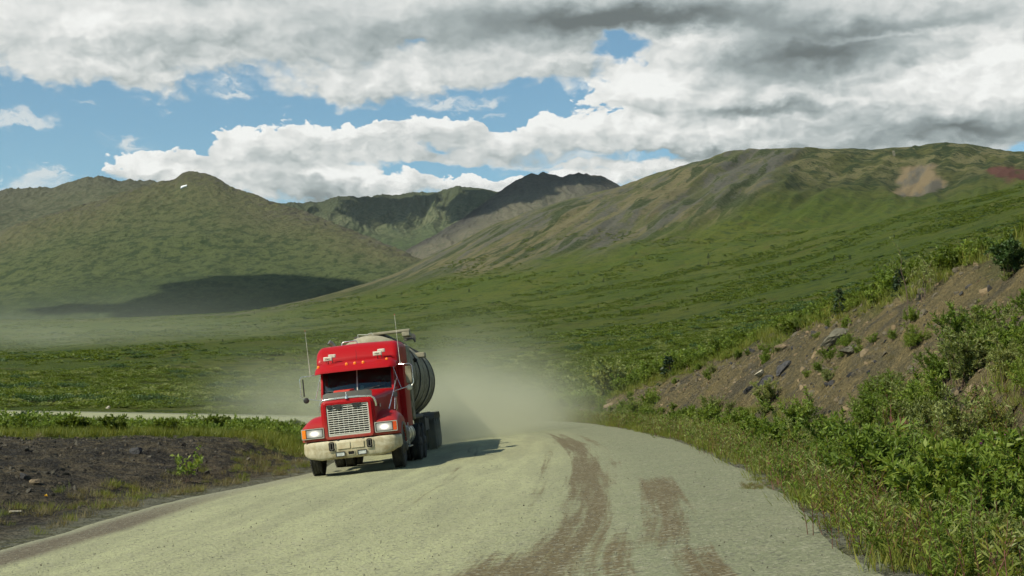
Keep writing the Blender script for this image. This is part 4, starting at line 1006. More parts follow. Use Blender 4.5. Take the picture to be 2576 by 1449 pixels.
for s in (-1, 1):
    bm = BM()
    g = [[bm.verts.new(wsp(s*x, v)) for x in np.linspace(.014, .88, 8)] for v in np.linspace(.04, .975, 4)]
    for a, b in zip(g[:-1], g[1:]):
        for i in range(7): bm.faces.new((a[i], a[i+1], b[i+1], b[i]))
    finish(bm, 'windscreen_pane', GLASS, wf)
    bm = BM(); vs = [bm.verts.new((s*(cab_hw-.03), y, z)) for y, z in [(2.36, 2.08), (3.20, 2.08), (3.20, 2.58), (2.60, 2.58), (2.40, 2.12)]]; bm.faces.new(vs); finish(bm, 'side_window', GLASS, cab)
    bm = BM(); tube(bm, [(s*.95, 2.16, 1.95), (s*.995, 2.16, 1.9), (s*.995, 2.2, 1.5), (s*.96, 2.2, 1.45)], .012); finish(bm, 'grab_handle', CHROME, cab)
for x0, x1, sg in ((.06, .52, 1), (-.40, -.80, -1)):
    bm = BM(); a_, b_ = wsp(x0, .02, .04), wsp(x1, .13, .035)
    tube(bm, [a_, (a_+b_)/2+Vector((0, -.01, .01)), b_], .008, 6); c_ = (a_+b_)/2; tube(bm, [b_+Vector((-sg*.24, 0, -.06)), b_+Vector((sg*.20, 0, .05))], .006, 6); finish(bm, 'wiper', BLACK, wf)
# inside
bm = BM(); prism(bm, [(2.28, 1.6), (2.28, 2.07), (2.48, 2.09), (2.62, 2.04), (2.66, 1.75), (2.60, 1.4), (2.4, 1.4)], -.88, .88, 'X'); dash = finish(bm, 'dashboard', DASH, truck, .02)
bm = BM(); box(bm, (-.9, 2.3, 1.02), (.9, 3.4, 1.08)); finish(bm, 'cab_floor', INTER, truck)
for sx in (-.52, .50):
    bm = BM(); box(bm, (sx-.24, 2.85, 1.42), (sx+.24, 3.28, 1.54)); box(bm, (sx-.23, 3.2, 1.5), (sx+.23, 3.32, 2.15)); box(bm, (sx-.15, 3.2, 2.17), (sx+.15, 3.29, 2.35)); box(bm, (sx-.1, 2.95, 1.08), (sx+.1, 3.2, 1.42)); finish(bm, 'seat', INTER, truck, .04)
bm = BM(); sc_ = Vector((.50, 2.70, 1.98)); tm_ = Matrix.Rotation(R(35), 3, 'X')
tube(bm, [sc_+tm_@Vector((.23*math.cos(a), 0.0, .23*math.sin(a))) for a in np.linspace(0, 2*math.pi, 33)], .014)
for a in (90, 210, 330): tube(bm, [sc_, sc_+tm_@Vector((.22*math.cos(R(a)), 0, .22*math.sin(R(a))))], .012, 6)
tube(bm, [sc_, sc_+Vector((0, -.18, -.2))], .03); finish(bm, 'steering_wheel', BLACK, truck)
bm = BM(); lathe(bm, [(0, .05), (.03, .05), (.035, .02)], 'Y', (.10, 2.40, 2.15), 20); finish(bm, 'dash_fan', BRIGHTBAR, dash)
# visor
bm = BM(); rings = []
for x in (-1.075, -1.05, -1.0, -.9, -.5, 0, .5, .9, 1.0, 1.05, 1.075):
    e_ = max(0, (abs(x)-.85)/.225); y_ = .10*e_**2
    rings.append([(x, 1.99+y_*1.8, 2.60-.015*e_), (x, 2.00+y_*1.8, 2.64-.03*e_), (x, 2.16+y_*1.3, 2.76-.06*e_**2), (x, 2.32+y_, 2.84-.10*e_**2), (x, 2.75, 2.90-.16*e_**2), (x, 2.75, 2.70), (x, 2.30+y_, 2.72-.03*e_), (x, 2.10+y_*1.5, 2.62)])
ring_loft(bm, rings); visor = finish(bm, 'sun_visor', RED, truck, auto=30)
for x, y_, z in ((-.98, 2.28, 2.79), (-.22, 2.2, 2.80), (.0, 2.2, 2.80), (.22, 2.2, 2.80), (.84, 2.28, 2.82)):
    bm = BM(); bmesh.ops.create_icosphere(bm, subdivisions=2, radius=1, matrix=Matrix.Translation((x, y_, z-.005)) @ Matrix.Diagonal((.038, .05, .042, 1))); lathe(bm, [(0, .05), (.012, .046)], 'Z', (x, y_+.01, z-.035), 16)
    finish(bm, 'marker_lamp', AMBER, visor)
for x, y_, z in ((-.72, 2.34, 2.98), (.60, 2.34, 2.99)):
    for dx, dy, dz, sc in ((0, 0, 0, 1.), (.085, .22, .075, .85)):
        c = Vector((x+dx, y_+dy, z+dz)); bm = BM(); box(bm, c-Vector((.115*sc, .035, .055*sc)), c+Vector((.115*sc, .045, .055*sc))); wl = finish(bm, 'roof_lamp', LAMPBOX, visor, .012)
        bm = BM(); prism(bm, [(c.x+q, c.z+r_) for q, r_ in rrect(-.09*sc, .09*sc, -.038*sc, .038*sc, .01, 2)], c.y-.039, c.y-.034, 'Y'); finish(bm, 'lens', plain('cream_lamp_cover', (.72, .66, .48, 1), .4) if 'cream_lamp_cover' not in bpy.data.materials else bpy.data.materials['cream_lamp_cover'], wl)
        bm = BM(); tube(bm, [c-Vector((0, 0, .05)), c-Vector((0, -.02, .15+dz*.6))], .012, 6); finish(bm, 'lamp_bracket', BLACK, wl)
        if dx == 0: text_part('Mack', .055, BLACK, wl, (c.x, c.y-.041, c.z))
bm = BM(); tube(bm, [(0.02, 2.5, 2.86), (0.02, 2.50, 3.17)], .004, 5); finish(bm, 'short_aerial', BLACK, visor)
# sleeper with raised roof fairing
bm = BM(); rings = []
def slp(y, hw, zt, zb, r):
    pts = [(-hw, zb), (hw, zb), (hw, (zb+zt)/2)]
    for k in range(7): a = R(15*k); pts.append((hw-r+r*math.cos(a), zt-r+r*math.sin(a)))
    pts.append((0, zt+.025))
    for k in range(7): a = R(90+15*k); pts.append((-hw+r+r*math.cos(a), zt-r+r*math.sin(a)))
    pts.append((-hw, (zb+zt)/2)); return [(x, y, z) for x, z in pts]
ring_loft(bm, [slp(3.46, 1.12, 3.30, 1.0, .20), slp(3.56, 1.14, 3.345, 1.0, .22), slp(4.6, 1.14, 3.36, 1.0, .22)])
sleeper = finish(bm, 'sleeper', RED, truck, auto=30)
bm = BM()
def fair(y, hw, zt, zb, r): return slp(y, hw, zt, zb, r)
ring_loft(bm, [fair(2.70, 1.06, 2.93, 2.66, .10), fair(2.74, 1.09, 3.00, 2.66, .14), fair(2.95, 1.115, 3.21, 2.66, .20), fair(3.10, 1.125, 3.30, 2.66, .22), fair(3.30, 1.135, 3.34, 2.66, .22), fair(3.455, 1.14, 3.345, 2.66, .22)])
finish(bm, 'roof_fairing', RED, truck, auto=50)
bm = BM(); box(bm, (-1.165, 4.62, 1.12), (1.165, 5.5, 3.28)); ext = finish(bm, 'rear_cabinet', TANKP, truck, .09, 4)
# exhaust, tanks, steps, chassis
bm = BM(); tube(bm, [(-.93, 4.4, 1.0), (-.93, 4.4, 3.0)], .10, 14); finish(bm, 'exhaust_stack', CHROME, truck)
bm = BM(); tube(bm, [(-1.0, 5.56, 1.6), (-1.0, 5.56, 3.38), (-1.01, 5.54, 3.46), (-1.05, 5.50, 3.54), (-1.12, 5.46, 3.60)], .065, 14); finish(bm, 'exhaust_tip', plain('brown_chrome', (.42, .33, .26, 1), .3, .7), truck)
bm = BM(); tube(bm, [(-.55, 4.0, 3.36), (-.54, 4.0, 3.44), (-.50, 4.0, 3.47), (-.15, 4.0, 3.48), (-.1, 4.0, 3.38)], .018, 8); finish(bm, 'roof_rail', CHROME, truck)
for s in (-1, 1):
    bm = BM(); lathe(bm, [(0, .02), (0, .30), (.02, .32), (1.28, .32), (1.30, .30), (1.30, .02)], 'Y', (s*.86, 3.3, .78), 28); ft = finish(bm, 'fuel_tank', CHROME, truck)
    bm = BM()
    for y in (3.6, 4.3): lathe(bm, [(0, .327), (.06, .327)], 'Y', (s*.86, y, .78), 28)
    finish(bm, 'tank_strap', BLACK, ft)
    bm = BM(); box(bm, (s*1.18-.09, 2.35, .86), (s*1.18+.05, 3.1, .89)); box(bm, (s*1.18-.09, 2.35, .46), (s*1.18+.05, 3.1, .49)); box(bm, (s*1.14-.01, 2.36, .46), (s*1.14+.02, 2.40, 1.1)); box(bm, (s*1.14-.01, 3.04, .46), (s*1.14+.02, 3.08, 1.1)); finish(bm, 'cab_step', BRIGHTBAR, truck)
    bm = BM(); box(bm, (s*.42-.05, .2, .62), (s*.42+.05, 8.0, .9)); finish(bm, 'frame_rail', STEEL, truck)
    bm = BM(); box(bm, (s*.98-.24, 7.40, .25), (s*.98+.24, 7.42, .95)); finish(bm, 'mud_flap', BLACK, truck)
    make_wheel(truck, (s*1.04, 1.25, .51), s, .51, .28, front=True)
    for y in (5.45, 6.75): make_wheel(truck, (s*1.10, y, .51), s, .51, .26, dual=True)
bm = BM(); tube(bm, [(-.95, 1.25, .5), (.95, 1.25, .5)], .06, 10); tube(bm, [(-.8, 5.45, .51), (.8, 5.45, .51)], .09, 10); tube(bm, [(-.8, 6.75, .51), (.8, 6.75, .51)], .09, 10)
bmesh.ops.create_icosphere(bm, subdivisions=2, radius=.24, matrix=Matrix.Translation((0, 5.45, .5))); box(bm, (-.3, .5, .45), (.3, 1.9, 1.0)); box(bm, (-.7, 2.2, .55), (.7, 3.3, 1.0)); AXE = finish(bm, 'running_gear', STEEL, truck)
bm = BM(); box(bm, (-.45, 5.6, .92), (.45, 6.6, 1.02)); finish(bm, 'fifth_wheel', STEEL, truck)
bm = BM(); box(bm, (-.95, 2.1, .7), (.95, 2.2, 1.0)); box(bm, (-1.05, .5, .55), (-.45, .6, .9)); finish(bm, 'under_cab_panel', DEEP, truck)
# door mirrors
for s, xc, zc in ((1, 1.37, 2.34), (-1, -1.42, 2.28)):
    e = BM()
    y = 2.42
    loop = [(xc-s*.10, zc+.30), (xc+s*.05, zc+.30), (xc+s*.10, zc+.24), (xc+s*.11, zc-.20), (xc+s*.06, zc-.27), (xc-s*.10, zc-.31)]
    tube(e, [(x, y-.03, z) for x, z in loop], .012, 7)
    tube(e, [(s*.94, 2.5, zc+.33), (xc-s*.10, y-.03, zc+.30)], .011, 7); tube(e, [(s*.95, 2.3, zc-.38), (xc-s*.10, y-.03, zc-.31)], .011, 7)
    tube(e, [(s*.96, 2.4, zc+.30), (s*1.14, 2.36, zc-.32)], .009, 6)
    mf_ = finish(e, 'mirror_frame', CHROME, truck)
    bm = BM(); prism(bm, [(xc+x, zc+z) for x, z in (rrect(-.085, .075, -.22, .24, .04, 4) if s > 0 else rrect(-.045, -.015, -.22, .24, .01, 4))], y-.02, y+.03, 'Y')
    finish(bm, 'door_mirror', TANKP if s > 0 else BLACK, mf_, .012)
    bm = BM(); lathe(bm, [(-.035, .005), (-.03, .05), (0, .078), (.02, .075), (.03, .02)], 'Y', (xc-s*.02, y-.03, zc-.33), 18); finish(bm, 'convex_mirror', CREAM if s > 0 else BLACK, mf_)
    bm = BM()
    if s > 0: tube(bm, [(1.17, 2.42, zc+.30), (1.155, 2.40, zc+1.0), (1.150, 2.38, zc+1.62)], .007, 6, [.010, .006, .0045])
    else: tube(bm, [(-1.24, 2.42, zc+.32), (-1.25, 2.40, zc+.9), (-1.262, 2.38, zc+1.50)], .007, 6, [.010, .006, .0045])
    an = finish(bm, 'cb_aerial', plain('white_aerial', (.75, .72, .62, 1), .4) if 'white_aerial' not in bpy.data.materials else bpy.data.materials['white_aerial'], mf_)
    bm = BM(); bmesh.ops.create_icosphere(bm, subdivisions=1, radius=.016, matrix=Matrix.Translation((1.150, 2.38, zc+1.63) if s > 0 else (-1.262, 2.38, zc+1.51))); finish(bm, 'aerial_tip', plain('red_tip', (.5, .08, .06, 1), .5) if 'red_tip' not in bpy.data.materials else bpy.data.materials['red_tip'], an)
# look-down bracket above the right-hand fender
bm = BM(); mp = Vector((1.08, 1.3, 1.86))
tube(bm, [(.92, 1.0, 1.50), (1.0, 1.35, 1.85), (1.06, 2.2, 2.30)], .010, 6); tube(bm, [(1.05, 1.1, 1.48), (1.06, 1.35, 1.82)], .009, 6); tube(bm, [(.88, 1.25, 1.52), (1.0, 1.7, 1.95), (1.02, 2.1, 2.22)], .009, 6)
br = finish(bm, 'fender_bracket', CHROME, truck)
bm = BM(); box(bm, mp-Vector((.055, .02, .06)), mp+Vector((.055, .03, .06))); finish(bm, 'fender_mirror', BLACK, br, .01)

# driver seen dimly behind the glass
def person_mesh(name, joints, edges, radii, mat, parent, sub=2):
    me = bpy.data.meshes.new(name); me.from_pydata(joints, edges, []); me.update()
    me.materials.append(mat)
    o = bpy.data.objects.new(name, me); COL.objects.link(o)
    if parent: o.parent = parent
    sk = o.modifiers.new('skin', 'SKIN'); sv = me.skin_vertices[0].data if me.skin_vertices else None
    if sv is None:
        bm_ = bmesh.new(); bm_.from_mesh(me); bm_.verts.layers.skin.verify(); bm_.to_mesh(me); bm_.free(); sv = me.skin_vertices[0].data
    for i, r in enumerate(radii): sv[i].radius = (r, r) if np.isscalar(r) else r; sv[i].use_root = (i == 0)
    ss_ = o.modifiers.new('sub', 'SUBSURF'); ss_.levels = sub; ss_.render_levels = sub
    for f in me.polygons: f.use_smooth = True
    return o
SKIN = plain('skin', (.42, .24, .16, 1), .6); SHIRT = plain('dark_shirt', (.035, .045, .06, 1), .9)
sx, sy, sz = .50, 3.10, 1.55
J = [(sx, sy, sz+.05), (sx, sy+.02, sz+.30), (sx, sy+.02, sz+.48), (sx, sy, sz+.56), (sx, sy-.02, sz+.66), (sx, sy-.03, sz+.75),
     (sx-.19, sy+.01, sz+.45), (sx-.26, sy-.10, sz+.22), (sx-.17, sy-.34, sz+.38), (sx-.14, sy-.42, sz+.47),
     (sx+.19, sy+.01, sz+.45), (sx+.27, sy-.10, sz+.22), (sx+.17, sy-.32, sz+.42), (sx+.12, sy-.41, sz+.55),
     (sx-.12, sy-.05, sz), (sx-.15, sy-.45, sz+.02), (sx-.14, sy-.60, sz-.40), (sx+.12, sy-.05, sz), (sx+.15, sy-.45, sz+.02), (sx+.14, sy-.60, sz-.40)]
E_ = [(0, 1), (1, 2), (2, 3), (3, 4), (4, 5), (2, 6), (6, 7), (7, 8), (8, 9), (2, 10), (10, 11), (11, 12), (12, 13), (0, 14), (14, 15), (15, 16), (0, 17), (17, 18), (18, 19)]
RD = [.15, .16, .13, .058, .085, .075, .065, .048, .034, .030, .065, .048, .034, .030, .09, .075, .05, .09, .075, .05]
driver = person_mesh('person', J, E_, RD, SKIN, None); driver.matrix_world = TM
tag(driver, 'driver in dark shirt and cap at the wheel behind the windscreen', 'person')
shirt_J = J[:3]+[J[6], J[7], tuple(np.array(J[7])*.3+np.array(J[8])*.7), J[10], J[11], tuple(np.array(J[11])*.3+np.array(J[12])*.7)]
person_mesh('shirt', shirt_J, [(0, 1), (1, 2), (2, 3), (3, 4), (4, 5), (2, 6), (6, 7), (7, 8)], [.17, .178, .145, .078, .06, .05, .078, .06, .05], SHIRT, driver)
bm = BM(); bmesh.ops.create_icosphere(bm, subdivisions=2, radius=1, matrix=Matrix.Translation((sx, sy-.02, sz+.775)) @ Matrix.Diagonal((.098, .108, .075, 1))); box(bm, (sx-.07, sy-.19, sz+.755), (sx+.07, sy-.08, sz+.768)); finish(bm, 'cap', SHIRT, driver)
bm = BM(); bmesh.ops.create_cone(bm, segments=6, radius1=.016, radius2=.004, depth=.035, matrix=Matrix.Translation((sx, sy-.115, sz+.675)) @ Matrix.Rotation(R(60), 4, 'X')); finish(bm, 'nose', SKIN, driver)
for hx, hy, hz in ((sx-.14, sy-.42, sz+.47), (sx+.12, sy-.41, sz+.55)):
    bm = BM(); 
    for k in range(4): tube(bm, [(hx-.03+.02*k, hy, hz+.01), (hx-.03+.021*k, hy-.045, hz+.025), (hx-.03+.021*k, hy-.06, hz-.0), (hx-.03+.02*k, hy-.045, hz-.018)], .009, 6, [.010, .0095, .009, .008])
    tube(bm, [(hx+.035, hy+.01, hz-.005), (hx+.05, hy-.03, hz+.005), (hx+.035, hy-.055, hz+.012)], .010, 6); finish(bm, 'fingers', SKIN, driver)

# ------------------------------------------------------------------ tank trailer
trailer = bpy.data.objects.new('tank_trailer', None); COL.objects.link(trailer); trailer.empty_display_size = 1
trailer.matrix_world = Matrix.Translation(TLOC+Vector((.10, 0, .015))) @ Matrix.Rotation(R(-.2), 4, 'Z') @ Matrix.Rotation(-TROLL-R(.8), 4, 'Y')
tag(trailer, 'dusty cream tank trailer with black bands coupled behind the red truck', 'trailer')
cz_, RX, RZ = 2.42, 1.27, 1.27
bm = BM(); rings = []
for y, f in ((5.72, .02), (5.74, .35), (5.80, .66), (5.90, .86), (6.02, .96), (6.18, 1.0), (9, 1.0), (12, 1.0), (15.4, 1.0), (15.6, .96), (15.74, .86), (15.84, .66), (15.90, .35), (15.92, .02)):
    rings.append([(RX*f*math.cos(a), y, cz_+RZ*f*math.sin(a)) for a in np.linspace(0, 2*math.pi, 57)[:-1]])
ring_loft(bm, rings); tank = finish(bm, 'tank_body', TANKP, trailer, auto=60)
BANDM = paint('black_band', (.012, .013, .013, 1), .4, .15, coat=.2, dmin=.05, zlo=1, zhi=3.5)
for y, wd, pr in ((6.5, .05, .012), (7.9, .20, .045), (10.2, .05, .012), (12.2, .20, .045), (14.0, .05, .012), (15.2, .12, .03)):
    bm = BM(); rings = []
    for yy_, f in ((y-wd/2, .999), (y-wd/2, 1+pr/RX), (y+wd/2, 1+pr/RX), (y+wd/2, .999)):
        rings.append([(RX*f*math.cos(a), yy_, cz_+RZ*f*math.sin(a)) for a in np.linspace(0, 2*math.pi, 57)[:-1]])
    ring_loft(bm, rings, caps=False); finish(bm, 'tank_band' if pr > .02 else 'weld_seam', BANDM if pr > .02 else TANKP, trailer, auto=60)
bm = BM(); rings = []    # arc line on the tank head
for a in np.linspace(R(20), R(160), 30): rings.append(Vector((RX*.72*math.cos(a), 5.825, cz_+RZ*.72*math.sin(a))))
tube(bm, rings, .012, 5); finish(bm, 'head_seam', STEEL, trailer)
bm = BM(); box(bm, (.0, 6.4, cz_+1.27), (1.22, 6.75, cz_+1.345)); box(bm, (.98, 6.4, cz_+1.14), (1.20, 7.3, cz_+1.268)); cw = finish(bm, 'front_platform', TANKP, trailer, .015)
bm = BM()
for k in range(9): tube(bm, [(.95+.04*(k % 3), 7.3+.02*k, cz_+1.05+.02*k), (1.22, 7.35+.04*k, cz_+1.08+.02*k), (1.28, 7.4+.03*k, cz_+.98+.025*k)], .022, 6)
finish(bm, 'hose_bundle', STEEL, trailer)
bm = BM(); box(bm, (-.45, 6.6, cz_+1.25), (.45, 15, cz_+1.30)); finish(bm, 'catwalk', STEEL, trailer)
bm = BM(); tube(bm, [(-.30, 6.3, cz_+1.24), (-.30, 6.3, cz_+1.33), (-.22, 6.3, cz_+1.33), (-.05, 6.3, cz_+1.30), (.1, 6.3, cz_+1.34), (.15, 6.3, cz_+1.28)], .014, 6); finish(bm, 'bent_rail', BRIGHTBAR, trailer)
bm = BM(); box(bm, (.95, 10.6, cz_+.62), (1.32, 11.2, cz_+.78)); finish(bm, 'side_locker', TANKP, trailer, .02)
bm = BM(); box(bm, (-1.25, 6.6, cz_+.95), (-.85, 6.9, cz_+1.10)); finish(bm, 'side_bracket', TANKP, trailer, .02)
bm = BM(); bmesh.ops.create_icosphere(bm, subdivisions=2, radius=.07, matrix=Matrix.Translation((1.24, 6.9, cz_+.42))); finish(bm, 'side_plug', DEEP, trailer)
for s in (-1, 1):
    bm = BM(); box(bm, (s*.5-.07, 6.0, 1.05), (s*.5+.07, 15.9, 1.32)); finish(bm, 'chassis_beam', STEEL, trailer)
    bm = BM(); box(bm, (s*.95-.05, 9.2, .45), (s*.95+.05, 9.3, 1.3)); box(bm, (s*.95-.12, 9.15, .40), (s*.95+.12, 9.35, .45)); finish(bm, 'landing_leg', STEEL, trailer)
    bm = BM(); rings = []
    for yy_, zz_ in [(12.0, 1.0), (12.1, 1.14), (12.4, 1.2), (15.2, 1.2), (15.5, 1.14), (15.6, 1.0)]: rings.append([(s*.85, yy_, zz_), (s*1.3, yy_, zz_), (s*1.3, yy_, zz_+.03), (s*.85, yy_, zz_+.03)])
    ring_loft(bm, rings); finish(bm, 'mudguard', STEEL, trailer)
    for y in (12.6, 13.85, 15.1): make_wheel(trailer, (s*1.14, y, .51), s, .51, .26, dual=True)
    bm = BM(); box(bm, (s*1.0-.27, 15.75, .25), (s*1.0+.27, 15.77, 1.1)); finish(bm, 'mud_flap', BLACK, trailer)
bm = BM()
for y in (12.6, 13.85, 15.1): tube(bm, [(-.95, y, .51), (.95, y, .51)], .08, 10)
box(bm, (-.9, 6.1, 1.02), (.9, 7.6, 1.12)); box(bm, (-.5, 8.2, .8), (.5, 11.5, 1.15)); finish(bm, 'running_gear', STEEL, trailer)
bm = BM()
for k in range(12):
    a = random.uniform(0, 1); tube(bm, [(1.0+.05*a, 10+.35*k, 1.25), (1.12+.1*a, 10+.35*k, 1.12), (1.05, 10.2+.35*k, 1.02)], .03, 6)
tube(bm, [(1.0, 7.2, 1.18), (1.05, 12, 1.16)], .07, 8); box(bm, (.8, 9.6, .7), (1.15, 11.4, 1.1)); finish(bm, 'pipework', STEEL, trailer)

# ------------------------------------------------------------------ dust
if DUST:
    dust('dust_cloud', 'pale dust billowing behind the truck along the road',
     (-60, 44.5, -1.2), (26, 168, 15), [
      (-2.7, 48.5, .45, 1.2, 3, .7, .22), (-3.0, 52.5, .5, 1.7, 4.5, 1.0, .30), (-1.6, 57, .8, 2.5, 6, 1.4, .25), (-1.0, 64, 1.0, 2.9, 8, 1.6, .17), (-.6, 71, 1.2, 3.0, 8, 1.9, .10), (-3, 82, 1.5, 4.2, 8, 2.4, .045), (-2.2, 68, 3.2, 2.6, 7, 1.8, .035),
      (-12, 100, 1.8, 5, 9, 2.6, .050), (-17, 110, 1.6, 6, 8, 2.2, .036)],
     .15, (.67, .67, .50, 1), seed=3.0, namp=1.45)
if DUST:
    dust('drifting_dust', 'thin dust veil drifting low across the valley on the left',
     (-330, 470, -5), (60, 1000, 110), [
      (-150, 700, 36, 80, 90, 7, .0008), (-240, 700, 36, 60, 90, 10, .0024), (-215, 800, 52, 80, 90, 12, .0006)],
     .012, (.78, .80, .64, 1), seed=11.0, namp=.55, zsq=2.5)
# ================================================================== plants and stones
def leaf_mat(name, c1, c2, c3, transl=.35, rough=.55, spec=.35):
    m, nt, out = new_mat(name)
    tone = nt.attr('tone'); rnd = nt.node('ShaderNodeObjectInfo').outputs['Random']
    n = nt.noise(pos(nt), .35, 3, .6)
    k = nt.m('ADD', nt.m('MULTIPLY', tone, .60), nt.m('ADD', nt.m('MULTIPLY', rnd, .25), nt.m('MULTIPLY', nt.m('SUBTRACT', n, .5), .8)))
    col = nt.mix(nt.sm(k, .05, .50), c1, c2); col = nt.mix(nt.sm(k, .52, .95), col, c3)
    p_ = nt.node('ShaderNodeBsdfPrincipled'); nt.put(p_.inputs['Base Color'], col); p_.inputs['Roughness'].default_value = rough; p_.inputs['Specular IOR Level'].default_value = spec
    t_ = nt.node('ShaderNodeBsdfTranslucent'); nt.put(t_.inputs[0], nt.v('MULTIPLY', col, (1.5, 1.4, .7)))
    mx = nt.node('ShaderNodeMixShader'); mx.inputs[0].default_value = transl
    nt.l.new(p_.outputs[0], mx.inputs[1]); nt.l.new(t_.outputs[0], mx.inputs[2]); nt.l.new(mx.outputs[0], out.inputs[0]); return m
LEAF = leaf_mat('willow_leaf', (0.088, 0.144, 0.020, 1.000), (0.166, 0.238, 0.033, 1.000), (0.318, 0.361, 0.078, 1.000))
LEAFG = leaf_mat('grey_willow_leaf', (0.134, 0.169, 0.050, 1.000), (0.223, 0.263, 0.084, 1.000), (0.356, 0.375, 0.133, 1.000))
LEAFF = leaf_mat('scrub_leaf', (.078, .116, .010, 1), (.112, .156, .016, 1), (.140, .184, .024, 1), .3)
LEAFD = leaf_mat('dark_leaf', (0.035, 0.073, 0.018, 1.000), (0.063, 0.113, 0.029, 1.000), (0.108, 0.164, 0.047, 1.000), .2)
GRASS = leaf_mat('grass_blade', (0.108, 0.139, 0.021, 1.000), (0.166, 0.191, 0.028, 1.000), (0.266, 0.231, 0.048, 1.000), .35)
DRY = leaf_mat('dry_grass_blade', (.14, .125, .05, 1), (.19, .16, .075, 1), (.25, .20, .11, 1), .3)
SPRUCE = leaf_mat('spruce_needle', (0.016, 0.034, 0.014, 1.000), (0.026, 0.049, 0.019, 1.000), (0.042, 0.068, 0.026, 1.000), .08)
PETAL = leaf_mat('fireweed_petal', (.22, .04, .22, 1), (.33, .07, .33, 1), (.45, .14, .45, 1), .4)
YPETAL = leaf_mat('yellow_petal', (.75, .42, .01, 1), (.8, .5, .02, 1), (.8, .55, .05, 1), .3)
STEM = plain('brown_stem', (.10, .065, .045, 1), .9); STEMR = plain('red_brown_stem', (.16, .06, .04, 1), .8)
def unit(v): return v/np.maximum(np.linalg.norm(v, axis=-1, keepdims=True), 1e-9)
class Plant:
    def __init__(s): s.v = []; s.f = []; s.mi = []; s.t = []; s.n = 0
    def leaves(s, P, Dr, L, Wd, mi, tone=None, fold=.25):
        n = len(P); Dr = unit(Dr); side = unit(np.cross(Dr, unit(rng.normal(size=(n, 3))+np.array([0, 0, .6])))); up = np.cross(side, Dr)
        L = np.broadcast_to(L, (n,))[:, None]; Wd = np.broadcast_to(Wd, (n,))[:, None]
        a = P; b = P+Dr*L*.45+side*Wd*.5+up*Wd*fold; c = P+Dr*L-up*L*.12; d = P+Dr*L*.45-side*Wd*.5+up*Wd*fold
        v = np.stack([a, b, c, d], 1).reshape(-1, 3); s.v.append(v)
        i = s.n+np.arange(n)[:, None]*4+np.arange(4)[None]; s.f.extend(i.tolist()); s.mi.extend([mi]*n)
        tn = rng.random(n) if tone is None else tone; s.t.append(np.repeat(tn, 4)); s.n += 4*n
    def stem(s, pts, r0, r1, mi, k=3):
        pts = np.asarray(pts); m_ = len(pts); base = s.n; vs = []
        for i, p in enumerate(pts):
            t = unit(pts[min(i+1, m_-1)]-pts[max(i-1, 0)]); a = unit(np.cross(t, [.3, .9, .1])); b = np.cross(t, a); r = r0+(r1-r0)*i/(m_-1)
            for j in range(k): w_ = 2*math.pi*j/k; vs.append(p+(a*math.cos(w_)+b*math.sin(w_))*r)
        s.v.append(np.array(vs))
        for i in range(m_-1):
            for j in range(k): q = (j+1) % k; s.f.append([base+i*k+j, base+i*k+q, base+(i+1)*k+q, base+(i+1)*k+j]); s.mi.append(mi)
        s.t.append(np.full(len(vs), .5)); s.n += len(vs)
    def mesh(s, name, mats):
        me = bpy.data.meshes.new(name); v = np.vstack(s.v); f = np.array(s.f)
        me.vertices.add(len(v)); me.vertices.foreach_set('co', v.astype(np.float32).ravel())
        me.loops.add(len(f)*4); me.loops.foreach_set('vertex_index', f.astype(np.int32).ravel())
        me.polygons.add(len(f)); me.polygons.foreach_set('loop_start', np.arange(0, len(f)*4, 4, dtype=np.int32)); me.update(calc_edges=True)
        for mt in mats: me.materials.append(mt)
        me.polygons.foreach_set('material_index', np.array(s.mi, np.int32))
        a_ = me.attributes.new('tone', 'FLOAT', 'POINT'); a_.data.foreach_set('value', np.concatenate(s.t).astype(np.float32)); return me
def curve_stem(base, lean, h, n=7, bend=.5):
    a = rng.uniform(0, 2*np.pi); d = np.array([math.cos(a), math.sin(a), 0])
    t = np.linspace(0, 1, n)[:, None]; wob = np.cumsum(rng.normal(size=(n, 3))*.03*h, 0)*[1, 1, .3]
    return base+d*lean*h*(t**(1+bend))+np.array([0, 0, 1])*h*(t-.18*lean*t**2)+wob*t
def shrub_parts(h, stems, per, leafL, mi_leaf=0, spread=.6, twigs=4, wr=.28, basal=.25, base_r=.12):
    """returns (leaf plant, stem plant)"""
    A = Plant(); B = Plant()
    for _ in range(stems):
        hh = h*rng.uniform(.6, 1.05); base = np.append(rng.normal(size=2)*base_r*h, -.04)
        c = curve_stem(base, rng.uniform(.15, spread), hh); B.stem(c, .008*h+.003, .002, 0)
        axes = [(c, per)]
        for _ in range(twigs):
            k = rng.integers(2, 6); p0 = c[k]; d = unit(rng.normal(size=3)*[1, 1, .4]+[0, 0, .55])
            L_ = hh*rng.uniform(.18, .42); tw = p0+d*np.linspace(0, 1, 4)[:, None]*L_+np.array([0, 0, .12])*L_*(np.linspace(0, 1, 4)[:, None]**2)
            B.stem(tw, .0035, .0015, 0); axes.append((tw, int(per*.55)))
        for ax, n in axes:
            t = basal+(1-basal)*rng.random(n)**.8 if ax is c else rng.random(n)
            i = np.clip(t*(len(ax)-1), 0, len(ax)-1.001); i0 = i.astype(int); f = (i-i0)[:, None]
            P = ax[i0]*(1-f)+ax[i0+1]*f; td = unit(ax[np.minimum(i0+1, len(ax)-1)]-ax[i0])
            D_ = td*.75+unit(rng.normal(size=(n, 3)))*.9+np.array([0, 0, .15])
            A.leaves(P+rng.normal(size=(n, 3))*.01, D_, leafL*rng.uniform(.6, 1.2, n), leafL*wr*rng.uniform(.8, 1.2, n), mi_leaf)
    return A, B
